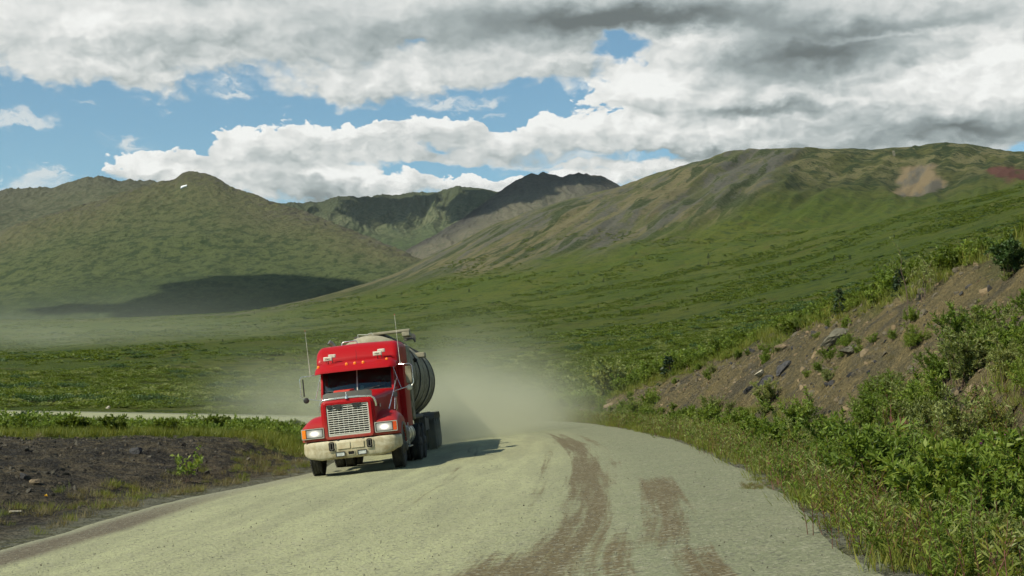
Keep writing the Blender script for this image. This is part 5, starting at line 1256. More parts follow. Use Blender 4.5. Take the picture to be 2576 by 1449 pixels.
def merge(A, B, name, mats):
    C = Plant(); C.v = A.v+B.v; C.t = A.t+B.t; C.n = A.n+B.n; C.f = A.f+[[i+A.n for i in f] for f in B.f]; C.mi = list(A.mi)+[m_+1 for m_ in B.mi]
    return C.mesh(name, mats)
def clump(r, h, n, leafL, name, mat, stems=True):
    """low rounded scrub clump: leaf-sized faces through a domed volume with uneven lobes"""
    A = Plant(); B = Plant()
    lob = [(rng.normal()*r*.45, rng.normal()*r*.45, h*rng.uniform(.25, .6), r*rng.uniform(.35, .6)) for _ in range(6)]
    P = []
    for i in range(n):
        lx, ly, lz, lr = lob[rng.integers(6)]; d = unit(rng.normal(size=3)); d[2] = abs(d[2])*1.0-.15
        P.append([lx+d[0]*lr*rng.uniform(.7, 1.05), ly+d[1]*lr*rng.uniform(.7, 1.05), max(.02, lz+d[2]*lr*(h/r)*rng.uniform(.7, 1.05))])
    P = np.array(P); D_ = unit(P-np.array([0, 0, h*.2]))*.5+unit(rng.normal(size=(n, 3)))*.8+np.array([0, 0, .4])
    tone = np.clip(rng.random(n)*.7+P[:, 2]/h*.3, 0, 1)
    A.leaves(P, D_, leafL*rng.uniform(.6, 1.2, n), leafL*.5*rng.uniform(.8, 1.2, n), 0, tone)
    for _ in range(4): B.stem(curve_stem(np.append(rng.normal(size=2)*r*.2, -.05), .5, h*.8, 4), .02, .006, 0)
    return merge(A, B, name, [mat, STEM])
def tuft(n, h, name, mat, lean=.5, wd=.010, r=.10):
    A = Plant(); P = np.column_stack([rng.normal(size=(n, 2))*r, np.full(n, -.02)])
    a = rng.uniform(0, 2*np.pi, n); D_ = np.column_stack([np.cos(a), np.sin(a), np.zeros(n)])*rng.uniform(.1, lean, n)[:, None]+np.array([0, 0, 1])
    A.leaves(P, D_, h*rng.uniform(.5, 1.1, n), wd, 0, fold=.1); return A.mesh(name, [mat])
def herb(n, h, name, mats, flower=False):
    A = Plant(); B = Plant()
    for _ in range(n):
        c = curve_stem(np.append(rng.normal(size=2)*.12, -.02), .18, h*rng.uniform(.7, 1.1), 6); B.stem(c, .005, .002, 0)
        k = 26; t = rng.uniform(.15, .95 if not flower else .68, k)*5; i0 = t.astype(int).clip(0, 4); f = (t-i0)[:, None]; P = c[i0]*(1-f)+c[i0+1]*f
        a = rng.uniform(0, 2*np.pi, k); A.leaves(P, np.column_stack([np.cos(a), np.sin(a), np.full(k, .8)]), .085*rng.uniform(.6, 1.1, k), .015, 0)
        if flower:
            k = 26; t = rng.uniform(.66, 1.0, k)*5; i0 = t.astype(int).clip(0, 4); f = (t-i0)[:, None]; P = c[i0]*(1-f)+c[i0+1]*f
            A.leaves(P, rng.normal(size=(k, 3)), .035, .03, 2)
    C = Plant(); C.v = A.v+B.v; C.t = A.t+B.t; C.n = A.n+B.n; C.f = A.f+[[i+A.n for i in f] for f in B.f]; C.mi = list(A.mi)+[1]*len(B.mi)
    return C.mesh(name, mats)
def rock_mesh(name, mat, sq=(1, .8, .55), seed=0, sub=3, facet=.25):
    bm = bmesh.new(); bmesh.ops.create_icosphere(bm, subdivisions=sub, radius=.5); r_ = np.random.default_rng(seed)
    pl = unit(r_.normal(size=(9, 3))); off = r_.uniform(.16, .34, 9)
    for v in bm.verts:
        p_ = np.array(v.co)
        for q, o_ in zip(pl, off):
            e = p_@q-o_
            if e > 0: p_ = p_-q*e*1.0
        p_ = p_*sq+.02*r_.normal(size=3)*(.5 if sub > 2 else 0); v.co = p_
    me = bpy.data.meshes.new(name); bm.to_mesh(me); bm.free(); me.materials.append(mat)
    return me
def rock_mat(name, c, c2, rnd=False):
    m, nt, out = new_mat(name); oc = nt.node('ShaderNodeTexCoord').outputs['Object']
    n = nt.noise(oc, 3, 6, .7, .5); col = nt.mix(nt.sm(n, .35, .65), c, c2)
    if rnd:
        r_ = nt.node('ShaderNodeObjectInfo').outputs['Random']; col = nt.mix(nt.sm(r_, .55, .95), col, (.24, .175, .10, 1)); col = nt.mix(nt.sm(r_, .30, .0), col, (.045, .045, .050, 1))
    principled(nt, out, Base_Color=col, Roughness=.9, Normal=nt.bump(nt.noise(oc, 9, 6, .75), .6, .08), Specular_IOR_Level=.3); return m
STONE = rock_mat('mixed_stone', (.105, .092, .065, 1), (.15, .125, .082, 1), True)
DARKST = rock_mat('dark_slate', (.055, .055, .06, 1), (.09, .085, .08, 1)); PALEST = rock_mat('pale_quartz', (.46, .42, .32, 1), (.34, .30, .22, 1)); GREYST = rock_mat('grey_green_slab', (.15, .14, .10, 1), (.10, .092, .068, 1)); TANST = rock_mat('tan_stone', (.26, .20, .12, 1), (.16, .12, .08, 1))
PEB = rock_mat('road_pebble', (.36, .36, .26, 1), (.24, .24, .18, 1), False)

SRC = {}
def source(key, meshes):
    c = bpy.data.collections.new('source_'+key)
    for i, me in enumerate(meshes):
        o = bpy.data.objects.new('%s_%02d' % (key, i), me); c.objects.link(o)
    SRC[key] = (c, len(meshes))
def scatter(name, label, key, P, scale, tilt=0.0, zscale=None, kind='stuff'):
    c, k = SRC[key]; P = np.asarray(P); n = len(P)
    me = bpy.data.meshes.new(name); me.vertices.add(n); me.vertices.foreach_set('co', P.astype(np.float32).ravel())
    rot = np.column_stack([rng.normal(size=(n, 2))*tilt, rng.uniform(0, 2*np.pi, n)]) if tilt >= 0 else rng.uniform(0, 6.28, (n, 3))
    sc = np.repeat(np.asarray(scale, float).reshape(-1, 1)*np.ones((n, 1)), 3, 1)
    if zscale is not None: sc[:, 2] *= zscale
    for nme, arr in (('rot', rot), ('scl', sc)):
        a_ = me.attributes.new(nme, 'FLOAT_VECTOR', 'POINT'); a_.data.foreach_set('vector', arr.astype(np.float32).ravel())
    a_ = me.attributes.new('pick', 'INT', 'POINT'); a_.data.foreach_set('value', rng.integers(0, k, n).astype(np.int32))
    o = bpy.data.objects.new(name, me); COL.objects.link(o)
    g = bpy.data.node_groups.new(name, 'GeometryNodeTree'); g.is_modifier = True
    g.interface.new_socket('Geometry', in_out='INPUT', socket_type='NodeSocketGeometry'); g.interface.new_socket('Geometry', in_out='OUTPUT', socket_type='NodeSocketGeometry')
    N, L = g.nodes, g.links; gi = N.new('NodeGroupInput'); go = N.new('NodeGroupOutput'); ip = N.new('GeometryNodeInstanceOnPoints'); ci = N.new('GeometryNodeCollectionInfo')
    ci.inputs['Collection'].default_value = c; ci.inputs['Separate Children'].default_value = True; ci.inputs['Reset Children'].default_value = True
    ip.inputs['Pick Instance'].default_value = True
    def na(nm, dt):
        q = N.new('GeometryNodeInputNamedAttribute'); q.data_type = dt; q.inputs['Name'].default_value = nm; return q.outputs['Attribute']
    L.new(gi.outputs[0], ip.inputs['Points']); L.new(ci.outputs[0], ip.inputs['Instance']); L.new(na('pick', 'INT'), ip.inputs['Instance Index'])
    L.new(na('rot', 'FLOAT_VECTOR'), ip.inputs['Rotation']); L.new(na('scl', 'FLOAT_VECTOR'), ip.inputs['Scale']); L.new(ip.outputs[0], go.inputs[0])
    md = o.modifiers.new('instances', 'NODES'); md.node_group = g
    return tag(o, label, kind=kind)

source('willow', [merge(*shrub_parts(1.0, 13, 80, .085, spread=s), 'willow_%d' % i, [LEAF, STEM]) for i, s in enumerate((.75, .6, .85))]+[merge(*shrub_parts(1.0, 12, 75, .09, spread=.6, wr=.24), 'willow_grey', [LEAFG, STEM])])
source('bush', [merge(*shrub_parts(1.0, 12, 30, .15, spread=.8, twigs=3, wr=.36), 'bush_%d' % i, [m_, STEM]) for i, m_ in enumerate((LEAFF, LEAF, LEAFF))])
source('scrub', [clump(1.2, .8, 260, .26, 'scrub_%d' % i, LEAFF) for i in range(4)]+[clump(1.1, .9, 260, .24, 'scrub_g', LEAFG)])
source('dscrub', [clump(1.2, .9, 240, .26, 'dscrub_%d' % i, LEAFD) for i in range(2)])
source('far', [clump(1.5, .8, 60, .7, 'far_%d' % i, LEAFF) for i in range(3)]+[clump(1.5, .8, 60, .7, 'far_d', LEAFD)])
source('grass', [tuft(60, .28, 'tuft_%d' % i, GRASS, .7) for i in range(3)])
source('dry', [tuft(50, .26, 'dry_%d' % i, m_, .8) for i, m_ in enumerate((DRY, GRASS, DRY))])
source('herb', [herb(5, .55, 'herb_%d' % i, [m_, STEMR]) for i, m_ in enumerate((LEAF, LEAFG, GRASS))])
source('stone', [rock_mesh('stone_%d' % i, STONE, s, i, 2) for i, s in enumerate(((1, .8, .5), (1, .6, .35), (.9, .8, .7), (1, .9, .3)))])
RUBST = rock_mat('rubble_stone', (.062, .057, .045, 1), (.105, .092, .068, 1)); RUBT = rock_mat('rubble_tan', (.15, .115, .075, 1), (.09, .075, .055, 1))
source('rubstone', [rock_mesh('rubstone_%d' % i, m_, s_, 40+i, 2) for i, (s_, m_) in enumerate((((1, .8, .45), RUBST), ((1, .6, .3), RUBST), ((.9, .8, .6), RUBST), ((1, .9, .25), RUBST), ((1, .7, .3), RUBT)))])
source('pebble', [rock_mesh('pebble_%d' % i, m_, (1, .9, .7), 20+i, 1) for i, m_ in enumerate((PEB, PEB, GREYST, PEB))])

def frustum(n, y0, y1, x0=None, x1=None, pw=1.0, wide=.46):
    u = rng.random(n); y = y0+(y1-y0)*u**pw
    x = rng.uniform(-wide, wide, n)*y if x0 is None else rng.uniform(x0, x1, n)
    return x, y
def place(x, y, dz=0.): return np.column_stack([x, y, H(x, y)+dz])
def info(x, y):
    T, OUT, ZR, S = road_coords(x, y); cx = np.interp(y, CY, CX)+fbm(x*0+3, y/9, 2)*.5; return T, OUT, cx
# --- valley scrub, nearest to farthest
x, y = frustum(34000, 118, 330, pw=.75); T, OUT, cx = info(x, y)
dens = fbm(x/22, y/26, 4)+.5*fbm(x/6, y/7, 2); k = (OUT > 2.5) & (dens > -.10)
s_ = .40+rng.exponential(.32, k.sum()).clip(0, 1.3)*(1+.8*np.clip(dens[k], -.3, .5))
s_ *= np.clip(OUT[k]/9, .35, 1)
scatter('valley_scrub', 'low green willow scrub over the valley floor', 'scrub', place(x[k], y[k], -.12), s_, .1, .62)
x, y = frustum(5000, 118, 330, pw=.75); T, OUT, cx = info(x, y); k = (OUT > 4) & (fbm(x/26+5, y/30, 4) > .22)
scatter('dark_scrub', 'darker scrub patches in the valley', 'dscrub', place(x[k], y[k], -.12), rng.uniform(.7, 1.5, k.sum()), .1, .9)
x, y = frustum(34000, 320, 900, pw=.6); dens = fbm(x/60, y/70, 4)+.4*fbm(x/14, y/16, 3); k = dens > .0
scatter('far_scrub', 'distant scrub over the valley slope', 'far', place(x[k], y[k], -.2), rng.uniform(.7, 1.5, k.sum())*(.8+.9*np.clip(dens[k], -.1, .4)), .1, .42)
x, y = frustum(16000, 850, 1500, pw=.8); dens = fbm(x/90, y/110, 4)+.4*fbm(x/20, y/30, 3); k = (dens > .08) & (H(x, y) < EYE+y*.12)
scatter('upland_scrub', 'scattered scrub high on the valley slope', 'far', place(x[k], y[k], -.2), rng.uniform(.8, 2.0, k.sum()), .1, .45)
# --- strip of willow between the near clearing and the far stretch of road
x, y = frustum(17000, 50, 116, -62, -6); T, OUT, cx = info(x, y)
ed = 50+.15*(x+12)+4*fbm(x/6, y*0, 2); k = (T < 0) & (OUT > 1.2) & (y > ed+1.5) & (fbm(x/5, y/7, 3) > -.22)
topz = 2-(.0163-.003*sst(-x[k]/y[k], .27, .36))*y[k]
hgt = np.clip((topz-H(x[k], y[k]))*rng.uniform(.55, 1.1, k.sum())*(1+.35*fbm(x[k]/4, y[k]/5, 2)), .12, 1.5)
hgt *= np.clip(OUT[k]/5, .45, 1)
scatter('willow_strip', 'green willow thicket between the clearing and the far road', 'bush', place(x[k], y[k], -.05), hgt, .12)
x, y = frustum(9000, 44, 72, -34, -6); T, OUT, cx = info(x, y); ed = 49+.15*(x+12); k = (T < 0) & (OUT > .4) & (y > ed-1.5+2*fbm(x/3, y/3, 3))
scatter('meadow_grass', 'green grass in front of the willow thicket', 'grass', place(x[k], y[k]), rng.uniform(.9, 1.7, k.sum()), .15)
# --- left verge
x, y = frustum(16000, 9, 60, -26, -5); T, OUT, cx = info(x, y); n_ = fbm(x/1.6, y/2.2, 3)
k = (T < 0) & (OUT > .25) & ((OUT < 2.6+n_*2) & (n_ > -.04) | (n_ > .33)); k &= rng.random(len(x)) < np.clip(.75-OUT/7, .08, 1)
scatter('verge_grass', 'thin yellow green grass along the left edge of the road', 'dry', place(x[k], y[k]), rng.uniform(.4, 1.0, k.sum()), .2)
# --- right verge, bank, crest
x, y = frustum(17000, 6, 96, 1.5, 15, pw=.9); T, OUT, cx = info(x, y); n_ = fbm(x/2.2+9, y/3.2, 3); foot = x-OUT+1.9; tb = (x-foot)/np.maximum(cx-foot, .5)
lim = np.interp(y, [8, 20, 28, 50], [.55, .30, .05, .0])
k = (T > 0) & (OUT > .08) & (tb < lim+n_*.30) & (rng.random(len(x)) < .20+.55*n_+.16*(OUT < 1.6)*(tb < .1))
sc = rng.uniform(.35, .80, k.sum())*(1+.7*n_[k])*np.clip(.34+OUT[k]*.40, .3, 1)*np.interp(y[k], [8, 20, 60, 90], [1.0, 1.0, .8, .8])
scatter('verge_willow', 'low willow and herbs crowding the right road verge', 'willow', place(x[k], y[k], -.03), np.clip(sc, .16, 1.0), .15)
x, y = frustum(12000, 6, 90, 1.5, 14, pw=.8); T, OUT, cx = info(x, y); n_ = fbm(x/1.5+2, y/2.2, 3)
k = (T > 0) & (OUT > .0) & (OUT < np.interp(y, [10, 25, 45, 80], [3.2, 2.2, 1.2, 1.0])*(1+.6*n_))
scatter('verge_herbs', 'leafy herbs along the right road edge', 'herb', place(x[k], y[k]), rng.uniform(.5, 1.15, k.sum()), .2)
x, y = frustum(14000, 6, 90, 1.5, 14, pw=.8); T, OUT, cx = info(x, y); n_ = fbm(x/1.5+2, y/2.2, 3)
k = (T > 0) & (OUT > -.08) & (OUT < np.interp(y, [10, 25, 45, 80], [4.2, 2.8, 1.5, 1.2])*(1+.8*n_)) & (n_ > -.35)
scatter('roadside_grass', 'bright green grass along the right road edge', 'grass', place(x[k], y[k]), rng.uniform(.5, 1.05, k.sum()), .25)
x, y = frustum(14000, 14, 96, 3, 16, pw=.9); T, OUT, cx = info(x, y); n_ = fbm(x/1.8+31, y/2.6, 4); foot = x-OUT+1.9; tb = (x-foot)/np.maximum(cx-foot, .5)
k = (T > 0) & (tb > .1) & (x < cx) & (n_ > np.where((tb > .62) & (y < 40), .02, .25+.10*(1-tb))) & (rng.random(len(x)) < .6)
scatter('bank_plants', 'sparse grass and seedlings on the cut bank', 'dry', place(x[k], y[k]), rng.uniform(.3, .8, k.sum()), .3)
x, y = frustum(1800, 14, 80, 4, 15, pw=.9); T, OUT, cx = info(x, y); n_ = fbm(x/1.8+31, y/2.6, 4)
k = (T > 0) & (OUT > 2) & (x < cx) & (n_ > .16)
scatter('bank_seedlings', 'small willow seedlings on the cut bank', 'willow', place(x[k], y[k], -.02), rng.uniform(.2, .45, k.sum()), .25)
x, y = frustum(9000, 18, 122, 1, 34, pw=.8); T, OUT, cx = info(x, y); n_ = fbm(x/3, y/4, 3); k = (T > 0) & (x > cx-1.1+n_*1.2) & (OUT > 2.0) & (rng.random(len(x)) < np.clip(1.25-(x-cx)/14, .3, 1))
sc = rng.uniform(.55, 1.0, k.sum())*(1+.6*n_[k])*np.interp(y[k], [20, 60, 85, 120], [.62, .75, 1.15, 1.3])
scatter('crest_thicket', 'willow thicket along the crest of the cut bank', 'bush', place(x[k], y[k], -.05), np.clip(sc, .3, 1.8), .12)
x, y = frustum(5000, 18, 90, 4, 26, pw=.8); T, OUT, cx = info(x, y); k = (T > 0) & (x > cx-1.6)
scatter('crest_grass', 'grass on top of the cut bank', 'grass', place(x[k], y[k]), rng.uniform(.9, 1.6, k.sum()), .15)
mx_ = []
for px, py in [(rng.uniform(1865, 1965), rng.choice([1203, 1206, 1219, 1224, 1228])+rng.normal()*1.5) for _ in range(90)]:
    a_, b_ = on_plane(px, py); mx_.append((a_, b_, plane_z(a_)-.01))
scatter('moss_patch', 'yellow green low growth on the gravel at the right road edge', 'dry', np.array(mx_), rng.uniform(.12, .26, 90), .3)
# --- loose stone
x, y = frustum(22000, 12, 54, -26, -6, pw=.9); T, OUT, cx = info(x, y); n_ = fbm(x/1.3, y/1.8, 3)
k = (T < 0) & (OUT > 1.2) & (y < 48+.15*(x+12)+2*n_) & (rng.random(len(x)) < np.clip(.35+1.4*n_, .08, 1)*np.clip((OUT-.8)/2.5, 0, 1))
scatter('rubble', 'dark broken stone spread over the clearing on the left', 'rubstone', place(x[k], y[k], -.01), np.minimum(.06+rng.exponential(.06, k.sum()), .34), -1)
x, y = frustum(36000, 12, 88, 3, 14, pw=.9); T, OUT, cx = info(x, y); n_ = fbm(x/1.3+7, y/1.8, 3); foot = x-OUT+1.5
k = (T > 0) & (x > foot) & (x < cx) & (rng.random(len(x)) < np.clip(.30+1.2*n_, .06, 1))
scatter('bank_stones', 'loose brown stones on the cut bank', 'stone', place(x[k], y[k], -.01), np.minimum(.05+rng.exponential(.07, k.sum()), .55), -1)
def road_pts(n, f0, f1):
    i = rng.uniform(f0, f1, n); i0 = i.astype(int); j = rng.integers(1, NW-1, n); return RV[i0, j]+rng.uniform(-.08, .08, (n, 3))*[1, 1, 0]
iy0 = int(np.argmin(np.abs(ARC2-46))); iy1 = int(np.argmin(np.abs(ARC2-78)))
Pp = road_pts(26000, iy0, iy1); dw = rng.random(len(Pp)) < np.clip(16/np.maximum(Pp[:, 1], 1), .1, 1); Pp = Pp[dw]
scatter('loose_gravel', 'loose gravel lying on the road surface', 'pebble', Pp+[0, 0, .004], .008+np.minimum(rng.exponential(.005, len(Pp)), .03), -1)

# ------------------------------------------------------------------ single plants and stones one can point at
bvG = bvh_of(['ground'])
def on_ground(px, py):
    dx, dz = ray(px, py); h_ = bvG.ray_cast(Vector((0, 0, EYE)), Vector((float(dx), 1, float(dz))).normalized())
    return h_[0]
def shrub(name, label, cat, loc, h, stems=14, per=80, leafL=.08, mats=(LEAF, STEM), group=None, proto=None, rz=0, **kw):
    e = bpy.data.objects.new(name, None); COL.objects.link(e); e.location = loc; e.scale = (h, h, h); e.rotation_euler = (0, 0, rz); e.empty_display_size = .2
    if proto is None:
        A, B = shrub_parts(1.0, stems, per, leafL/h, **kw); proto = (A.mesh('foliage', [mats[0]]), B.mesh('stems', [mats[1]]))
    for nm, me in zip(('foliage', 'stems'), proto):
        o = bpy.data.objects.new(nm, me); COL.objects.link(o); o.parent = e
    tag(e, label, cat, group); return proto
def gp(x, y): return Vector((x, y, ground_z(x, y)-.03))
shrub('willow_shrub', 'large dark green willow shrub leaning over the gravel edge at lower right', 'shrub', on_ground(2200, 1290), 1.15, 20, 120, .085, spread=.7)
shrub('willow_shrub', 'tall leafy willow with pale shoots in the bottom right corner', 'shrub', on_ground(2520, 1425)+Vector((.2, 1.0, 0)), .95, 18, 120, .075, (LEAF, STEMR), spread=.7)
shrub('willow_shrub', 'open grey green willow on the lower bank at the right edge', 'shrub', on_ground(2440, 1200), 1.2, 13, 75, .075, (LEAFG, STEM), spread=.7)
shrub('willow_shrub', 'willow with brown bare stems at the foot of the dirt bank', 'shrub', on_ground(2290, 1080), 1.0, 9, 60, .075, (LEAF, STEMR), spread=.5)
shrub('willow_shrub', 'upright willow clump beside the middle of the right road verge', 'shrub', on_ground(2010, 1130), 1.25, 15, 90, .085, spread=.6)
shrub('willow_shrub', 'silvery willow bush at the far foot of the cut bank where the road bends', 'shrub', on_ground(1500, 1040)+Vector((1.5, 8, 0)), 3.0, 26, 110, .22, (LEAFG, STEM), spread=.75, wr=.4)
shrub('dark_shrub', 'dense dark shrub on the bank crest at the right edge of the picture', 'shrub', on_ground(2545, 690), .65, 24, 80, .08, (LEAFD, STEM), spread=.55)
shrub('broadleaf_plant', 'dark broad leaved plant growing out of the rubble on the left', 'plant', on_ground(465, 1212), .9, 6, 16, .13, (LEAF, STEM), spread=1.1, wr=.5, twigs=2, basal=.4)
shrub('leafy_sapling', 'thin open sapling sticking up above the bank crest', 'sapling', on_ground(2310, 760), 1.5, 3, 26, .09, (LEAFG, STEM), spread=.25, twigs=5)
pr = None
for i, (px, py) in enumerate(((150, 1112), (330, 1108), (470, 1096), (560, 1098), (640, 1100), (720, 1104), (60, 1105), (250, 1094), (400, 1090), (690, 1086))):
    P_ = on_ground(px, py)
    pr = shrub('willow_bush', 'round green willow bush standing in the strip in front of the far road', 'bush', P_+Vector((0, rng.uniform(3, 9), -.05)), rng.uniform(.6, .85), 24, 60, .13, (LEAFF, STEM), 'willow bushes in front of the far road', pr if i % 5 else None, rz=i*1.3, spread=.8, wr=.36)
pr = None
for i, (px, py) in enumerate(((1680, 1090), (1760, 1105), (1830, 1120), (1880, 1150), (1930, 1170), (2090, 1190), (2110, 1260), (2160, 1200), (2330, 1250), (2330, 1360), (2430, 1330), (2540, 1290), (1620, 1078))):
    P_ = on_ground(px, py)
    pr = shrub('verge_shrub', 'leafy green willow shrub among others on the right verge', 'shrub', P_+Vector((.3, .5, -.03)), rng.uniform(.65, 1.0), 15, 90, .085, (LEAF, STEM), 'willow shrubs on the right verge', pr if i % 4 else None, rz=i*2.1, spread=.7)
# fireweed, yellow flower
fw = herb(9, .62, 'fireweed_flowers', [LEAF, STEMR, PETAL], True)
o = bpy.data.objects.new('fireweed', fw); COL.objects.link(o); o.location = on_ground(2520, 1235); tag(o, 'purple fireweed in bloom at the right edge', 'flower')
yf = Plant(); yf.stem(curve_stem(np.zeros(3), .1, .12, 4), .004, .003, 0); yf.leaves(np.repeat([[0, 0, .125]], 12, 0), rng.normal(size=(12, 3))*[1, 1, .4]+[0, 0, .3], .045, .035, 1)
o = bpy.data.objects.new('yellow_flower', yf.mesh('yellow_flower', [STEM, YPETAL])); COL.objects.link(o); o.location = on_ground(115, 1262); tag(o, 'single small yellow flower low on the left verge', 'flower')
# spruces
def spruce_mesh(h, n, leafL):
    A = Plant(); B = Plant(); B.stem(np.array([[0, 0, -.05], [0, 0, .5], [.01, 0, 1.0]]), .018, .003, 0, 5)
    z = rng.uniform(.06, 1.0, n); a = rng.uniform(0, 2*np.pi, n); r = (.26*(1-z)**.8+.015)*rng.uniform(.3, 1.0, n)*(1+.3*np.sin(a*2+z*20))
    P = np.column_stack([np.cos(a)*r, np.sin(a)*r, z-r*.25]); D_ = np.column_stack([np.cos(a), np.sin(a), np.full(n, -.15)])
    A.leaves(P, D_+rng.normal(size=(n, 3))*.4, leafL/h, leafL*.35/h, 0); return A.mesh('needles', [SPRUCE]), B.mesh('trunk', [STEM])
spA = spruce_mesh(2.5, 420, .28); spB = spruce_mesh(2.2, 320, .30)
def spruce(loc, h, label, group=None, ms=None):
    e = bpy.data.objects.new('spruce_tree', None); COL.objects.link(e); e.location = loc; e.scale = (h, h, h); e.rotation_euler = (0, 0, rng.uniform(0, 6)); e.empty_display_size = .3
    for nm, me in zip(('needles', 'trunk'), ms or spA): o = bpy.data.objects.new(nm, me); COL.objects.link(o); o.parent = e
    tag(e, label, 'tree', group)
pts = [(1988, 667, 11), (2099, 657, 13), (2138, 654, 11), (1782, 650, 11), (1782, 667, 8), (1518, 710, 8), (1362, 741, 8), (1753, 734, 10), (1370, 820, 9), (1654, 752, 7), (2128, 688, 8), (1567, 593, 8),
       (903, 757, 6), (948, 750, 7), (1010, 742, 6), (1100, 728, 6), (1180, 735, 8), (700, 818, 6), (1600, 640, 6), (1860, 700, 7), (1455, 690, 6), (1240, 765, 6), (1505, 775, 7), (1900, 610, 6), (2250, 600, 8), (640, 790, 5), (560, 860, 6), (1080, 800, 6)]
for i, (px, py, hp) in enumerate(pts):
    P_ = on_ground(px, py)
    if P_ is None: continue
    spruce(P_, hp/3500*P_.y*1.15, 'tiny dark spruce dotted on the open green valley slope', 'lone spruces on the valley slope', spA if i % 2 else spB)
P_ = on_ground(2112, 800); spruce(P_, .85, 'small bushy spruce with browned tip on the bank crest, left one of the crest pair')
P_ = on_ground(2262, 745); spruce(P_, .7, 'small green spruce on the bank crest, right one of the crest pair', ms=spB)
P_ = on_ground(1652, 1000); spruce(P_+Vector((1, 4, 0)), 1.9, 'narrow dark spruce standing in the thicket beyond the bend', ms=spB)
# stones one can point at
def stone(px, py, size, mat, sq, label, seed, rot=(0, 0, 0), sink=.25, name='boulder'):
    P_ = on_ground(px, py); me = rock_mesh(name, mat, sq, seed, 4); o = bpy.data.objects.new(name, me); COL.objects.link(o)
    o.location = P_+Vector((0, 0, size*sq[2]*(.5-sink))); o.scale = (size,)*3; o.rotation_euler = rot; tag(o, label, 'rock')
stone(1913, 948, .46, PALEST, (1.0, .7, .62), 'cream white boulder lying on the dark cut bank', 3, (.1, -.5, .3), .2)
stone(1968, 935, .75, DARKST, (1.0, .5, .35), 'dark slate slab sticking out of the bank just right of the white boulder', 4, (.5, -.7, .2))
stone(1922, 968, .70, DARKST, (1.0, .6, .4), 'dark slate slab just below the white boulder', 5, (.4, -.5, .1))
stone(1886, 984, .65, DARKST, (1.0, .4, .4), 'long dark slab low on the bank left of the white boulder', 6, (.4, -.6, .1))
stone(2100, 862, 1.15, GREYST, (1.0, .7, .45), 'broad pale grey outcrop high on the cut bank', 7, (.5, -.35, .0), .42, 'outcrop')
stone(2150, 882, .85, GREYST, (1.0, .6, .4), 'lower half of the pale grey outcrop on the cut bank', 8, (.5, -.1, .3), .42, 'outcrop')
stone(1531, 1024, .55, TANST, (1.0, .6, .6), 'tan boulder at the far foot of the bank near the bend', 9, (0, -.3, 0))
stone(1975, 876, .75, TANST, (1.0, .4, .18), 'thin yellowish slab lying near the top of the bank', 10, (.4, -.1, 0), .1)
stone(1893, 886, .42, DARKST, (1.0, .7, .5), 'dark rock on the upper bank left of the thin yellowish slab', 11)
stone(2385, 1012, .42, GREYST, (.8, .6, .9), 'upright brown grey slab standing on the bank at the right', 12, (.2, .3, 0))
stone(2462, 990, .42, TANST, (1.0, .5, .6), 'brown rock on the bank near the right edge', 13, (.2, -.4, 0))
stone(2538, 898, .22, DARKST, (1, .8, .7), 'small dark stone high on the bank at the right edge', 14)
stone(2418, 742, .20, DARKST, (1, .7, .6), 'small blue grey stone among crest plants', 15)
stone(90, 1217, .30, TANST, (1, .8, .6), 'reddish brown stone on the rubble at far left', 16)
stone(60, 1205, .26, DARKST, (1, .8, .8), 'blackish stone beside the reddish brown one at far left', 17)
stone(345, 1140, .42, DARKST, (1, .8, .7), 'black angular rock on the top of the rubble mound', 18)
stone(40, 1290, .28, PALEST, (1, .5, .3), 'flat pale stone on the left verge at the picture edge', 19)
stone(272, 1028, .8, PALEST, (1, .7, .6), 'pale boulder beside the far road on the left', 21)
# remnant of snow below the crown of the left mountain
bvM = bvh_of(['left_mountain'])
vs = []
for px, py in ((455, 475), (462, 471), (470, 469), (471, 466), (462, 468), (456, 470)):
    dx, dz = ray(px, py); h_ = bvM.ray_cast(Vector((0, 0, EYE)), Vector((float(dx), 1, float(dz))).normalized()); vs.append(h_[0]+Vector((0, -3, 1.0)))
vs2 = [v+Vector((0, 2, -4)) for v in vs]; n_ = len(vs)
snow = mesh_obj('snow_patch', vs+vs2, [tuple(range(n_)), tuple(range(2*n_-1, n_-1, -1))]+[(i, (i+1) % n_, n_+(i+1) % n_, n_+i) for i in range(n_)], plain('old_snow', (.85, .86, .88, 1), .8))
tag(snow, 'small white snow patch below the crown of the left mountain', 'snow patch')
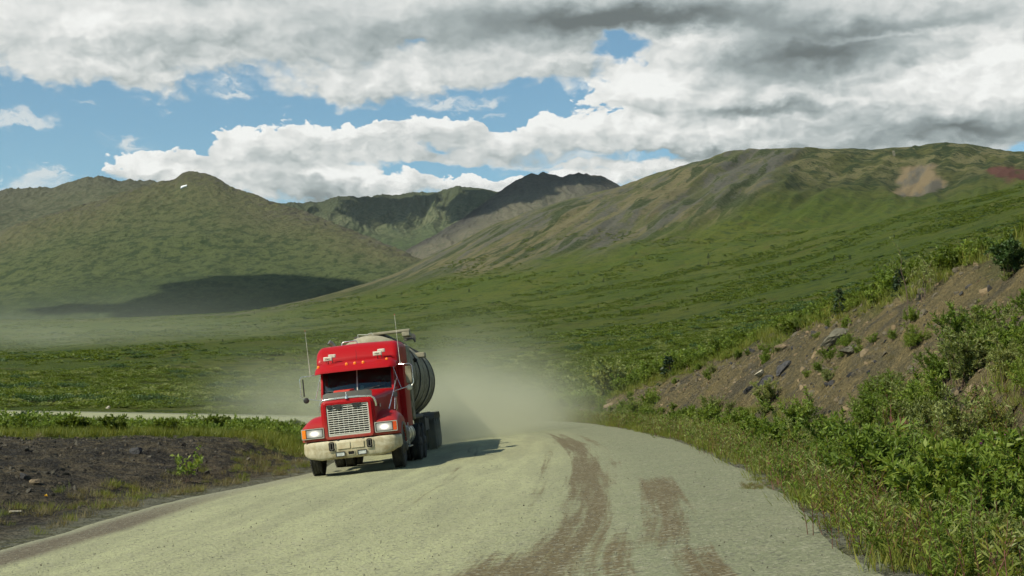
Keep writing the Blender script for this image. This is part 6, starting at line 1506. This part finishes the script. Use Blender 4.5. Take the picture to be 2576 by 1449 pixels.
# rock stack on the skyline of the right hill
P_ = on_ground(2248, 392)
if P_ is not None:
    me = rock_mesh('rock_stack', GREYST, (.7, .7, 1.5), 30, 3); o = bpy.data.objects.new('rock_stack', me); COL.objects.link(o); o.location = P_+Vector((0, 0, 4)); o.scale = (9,)*3; tag(o, 'lone grey rock pillar near the top of the right hill', 'rock')
# ------------------------------------------------------------------ one mesh per separate piece of the truck
def split_pieces(o, maxn=14):
    me = o.data; n = len(me.vertices)
    if o.modifiers and any(m_.type == 'SKIN' for m_ in o.modifiers): return
    par = list(range(n))
    def find(a):
        while par[a] != a: par[a] = par[par[a]]; a = par[a]
        return a
    for e in me.edges:
        a, b = find(e.vertices[0]), find(e.vertices[1])
        if a != b: par[a] = b
    roots = {}
    for i in range(n): roots.setdefault(find(i), []).append(i)
    if len(roots) < 2 or len(roots) > maxn: return
    groups = sorted(roots.values(), key=lambda g: -len(g))
    for gi_, g in enumerate(groups):
        keep = set(g); bm_ = bmesh.new(); bm_.from_mesh(me); bm_.verts.ensure_lookup_table()
        bmesh.ops.delete(bm_, geom=[v for v in bm_.verts if v.index not in keep], context='VERTS')
        if gi_ == 0: m0 = bm_
        else:
            m2 = bpy.data.meshes.new(me.name); bm_.to_mesh(m2); bm_.free()
            for mt in me.materials: m2.materials.append(mt)
            c = o.copy(); c.data = m2; COL.objects.link(c); c.parent = o.parent; c.name = o.name.split('.')[0]
    m0.to_mesh(me); m0.free(); me.update()
SPLIT = {'cab_side', 'insect_screen_scraps', 'rubber_stop', 'side_badge', 'blank_plate', 'tank_strap', 'cab_step', 'fender_bracket', 'running_gear', 'under_cab_panel', 'door_shade_panel', 'grille_bars', 'grille_uprights', 'hood_ornament_', 'side_panel'}
for o in list(COL.objects):
    if o.type == 'MESH' and o.name.split('.')[0] in SPLIT: split_pieces(o)
RENAME = {'insect_screen_scraps': 'screen_scrap'}
for o in list(COL.objects):
    if o.name.split('.')[0] in RENAME: o.name = RENAME[o.name.split('.')[0]]
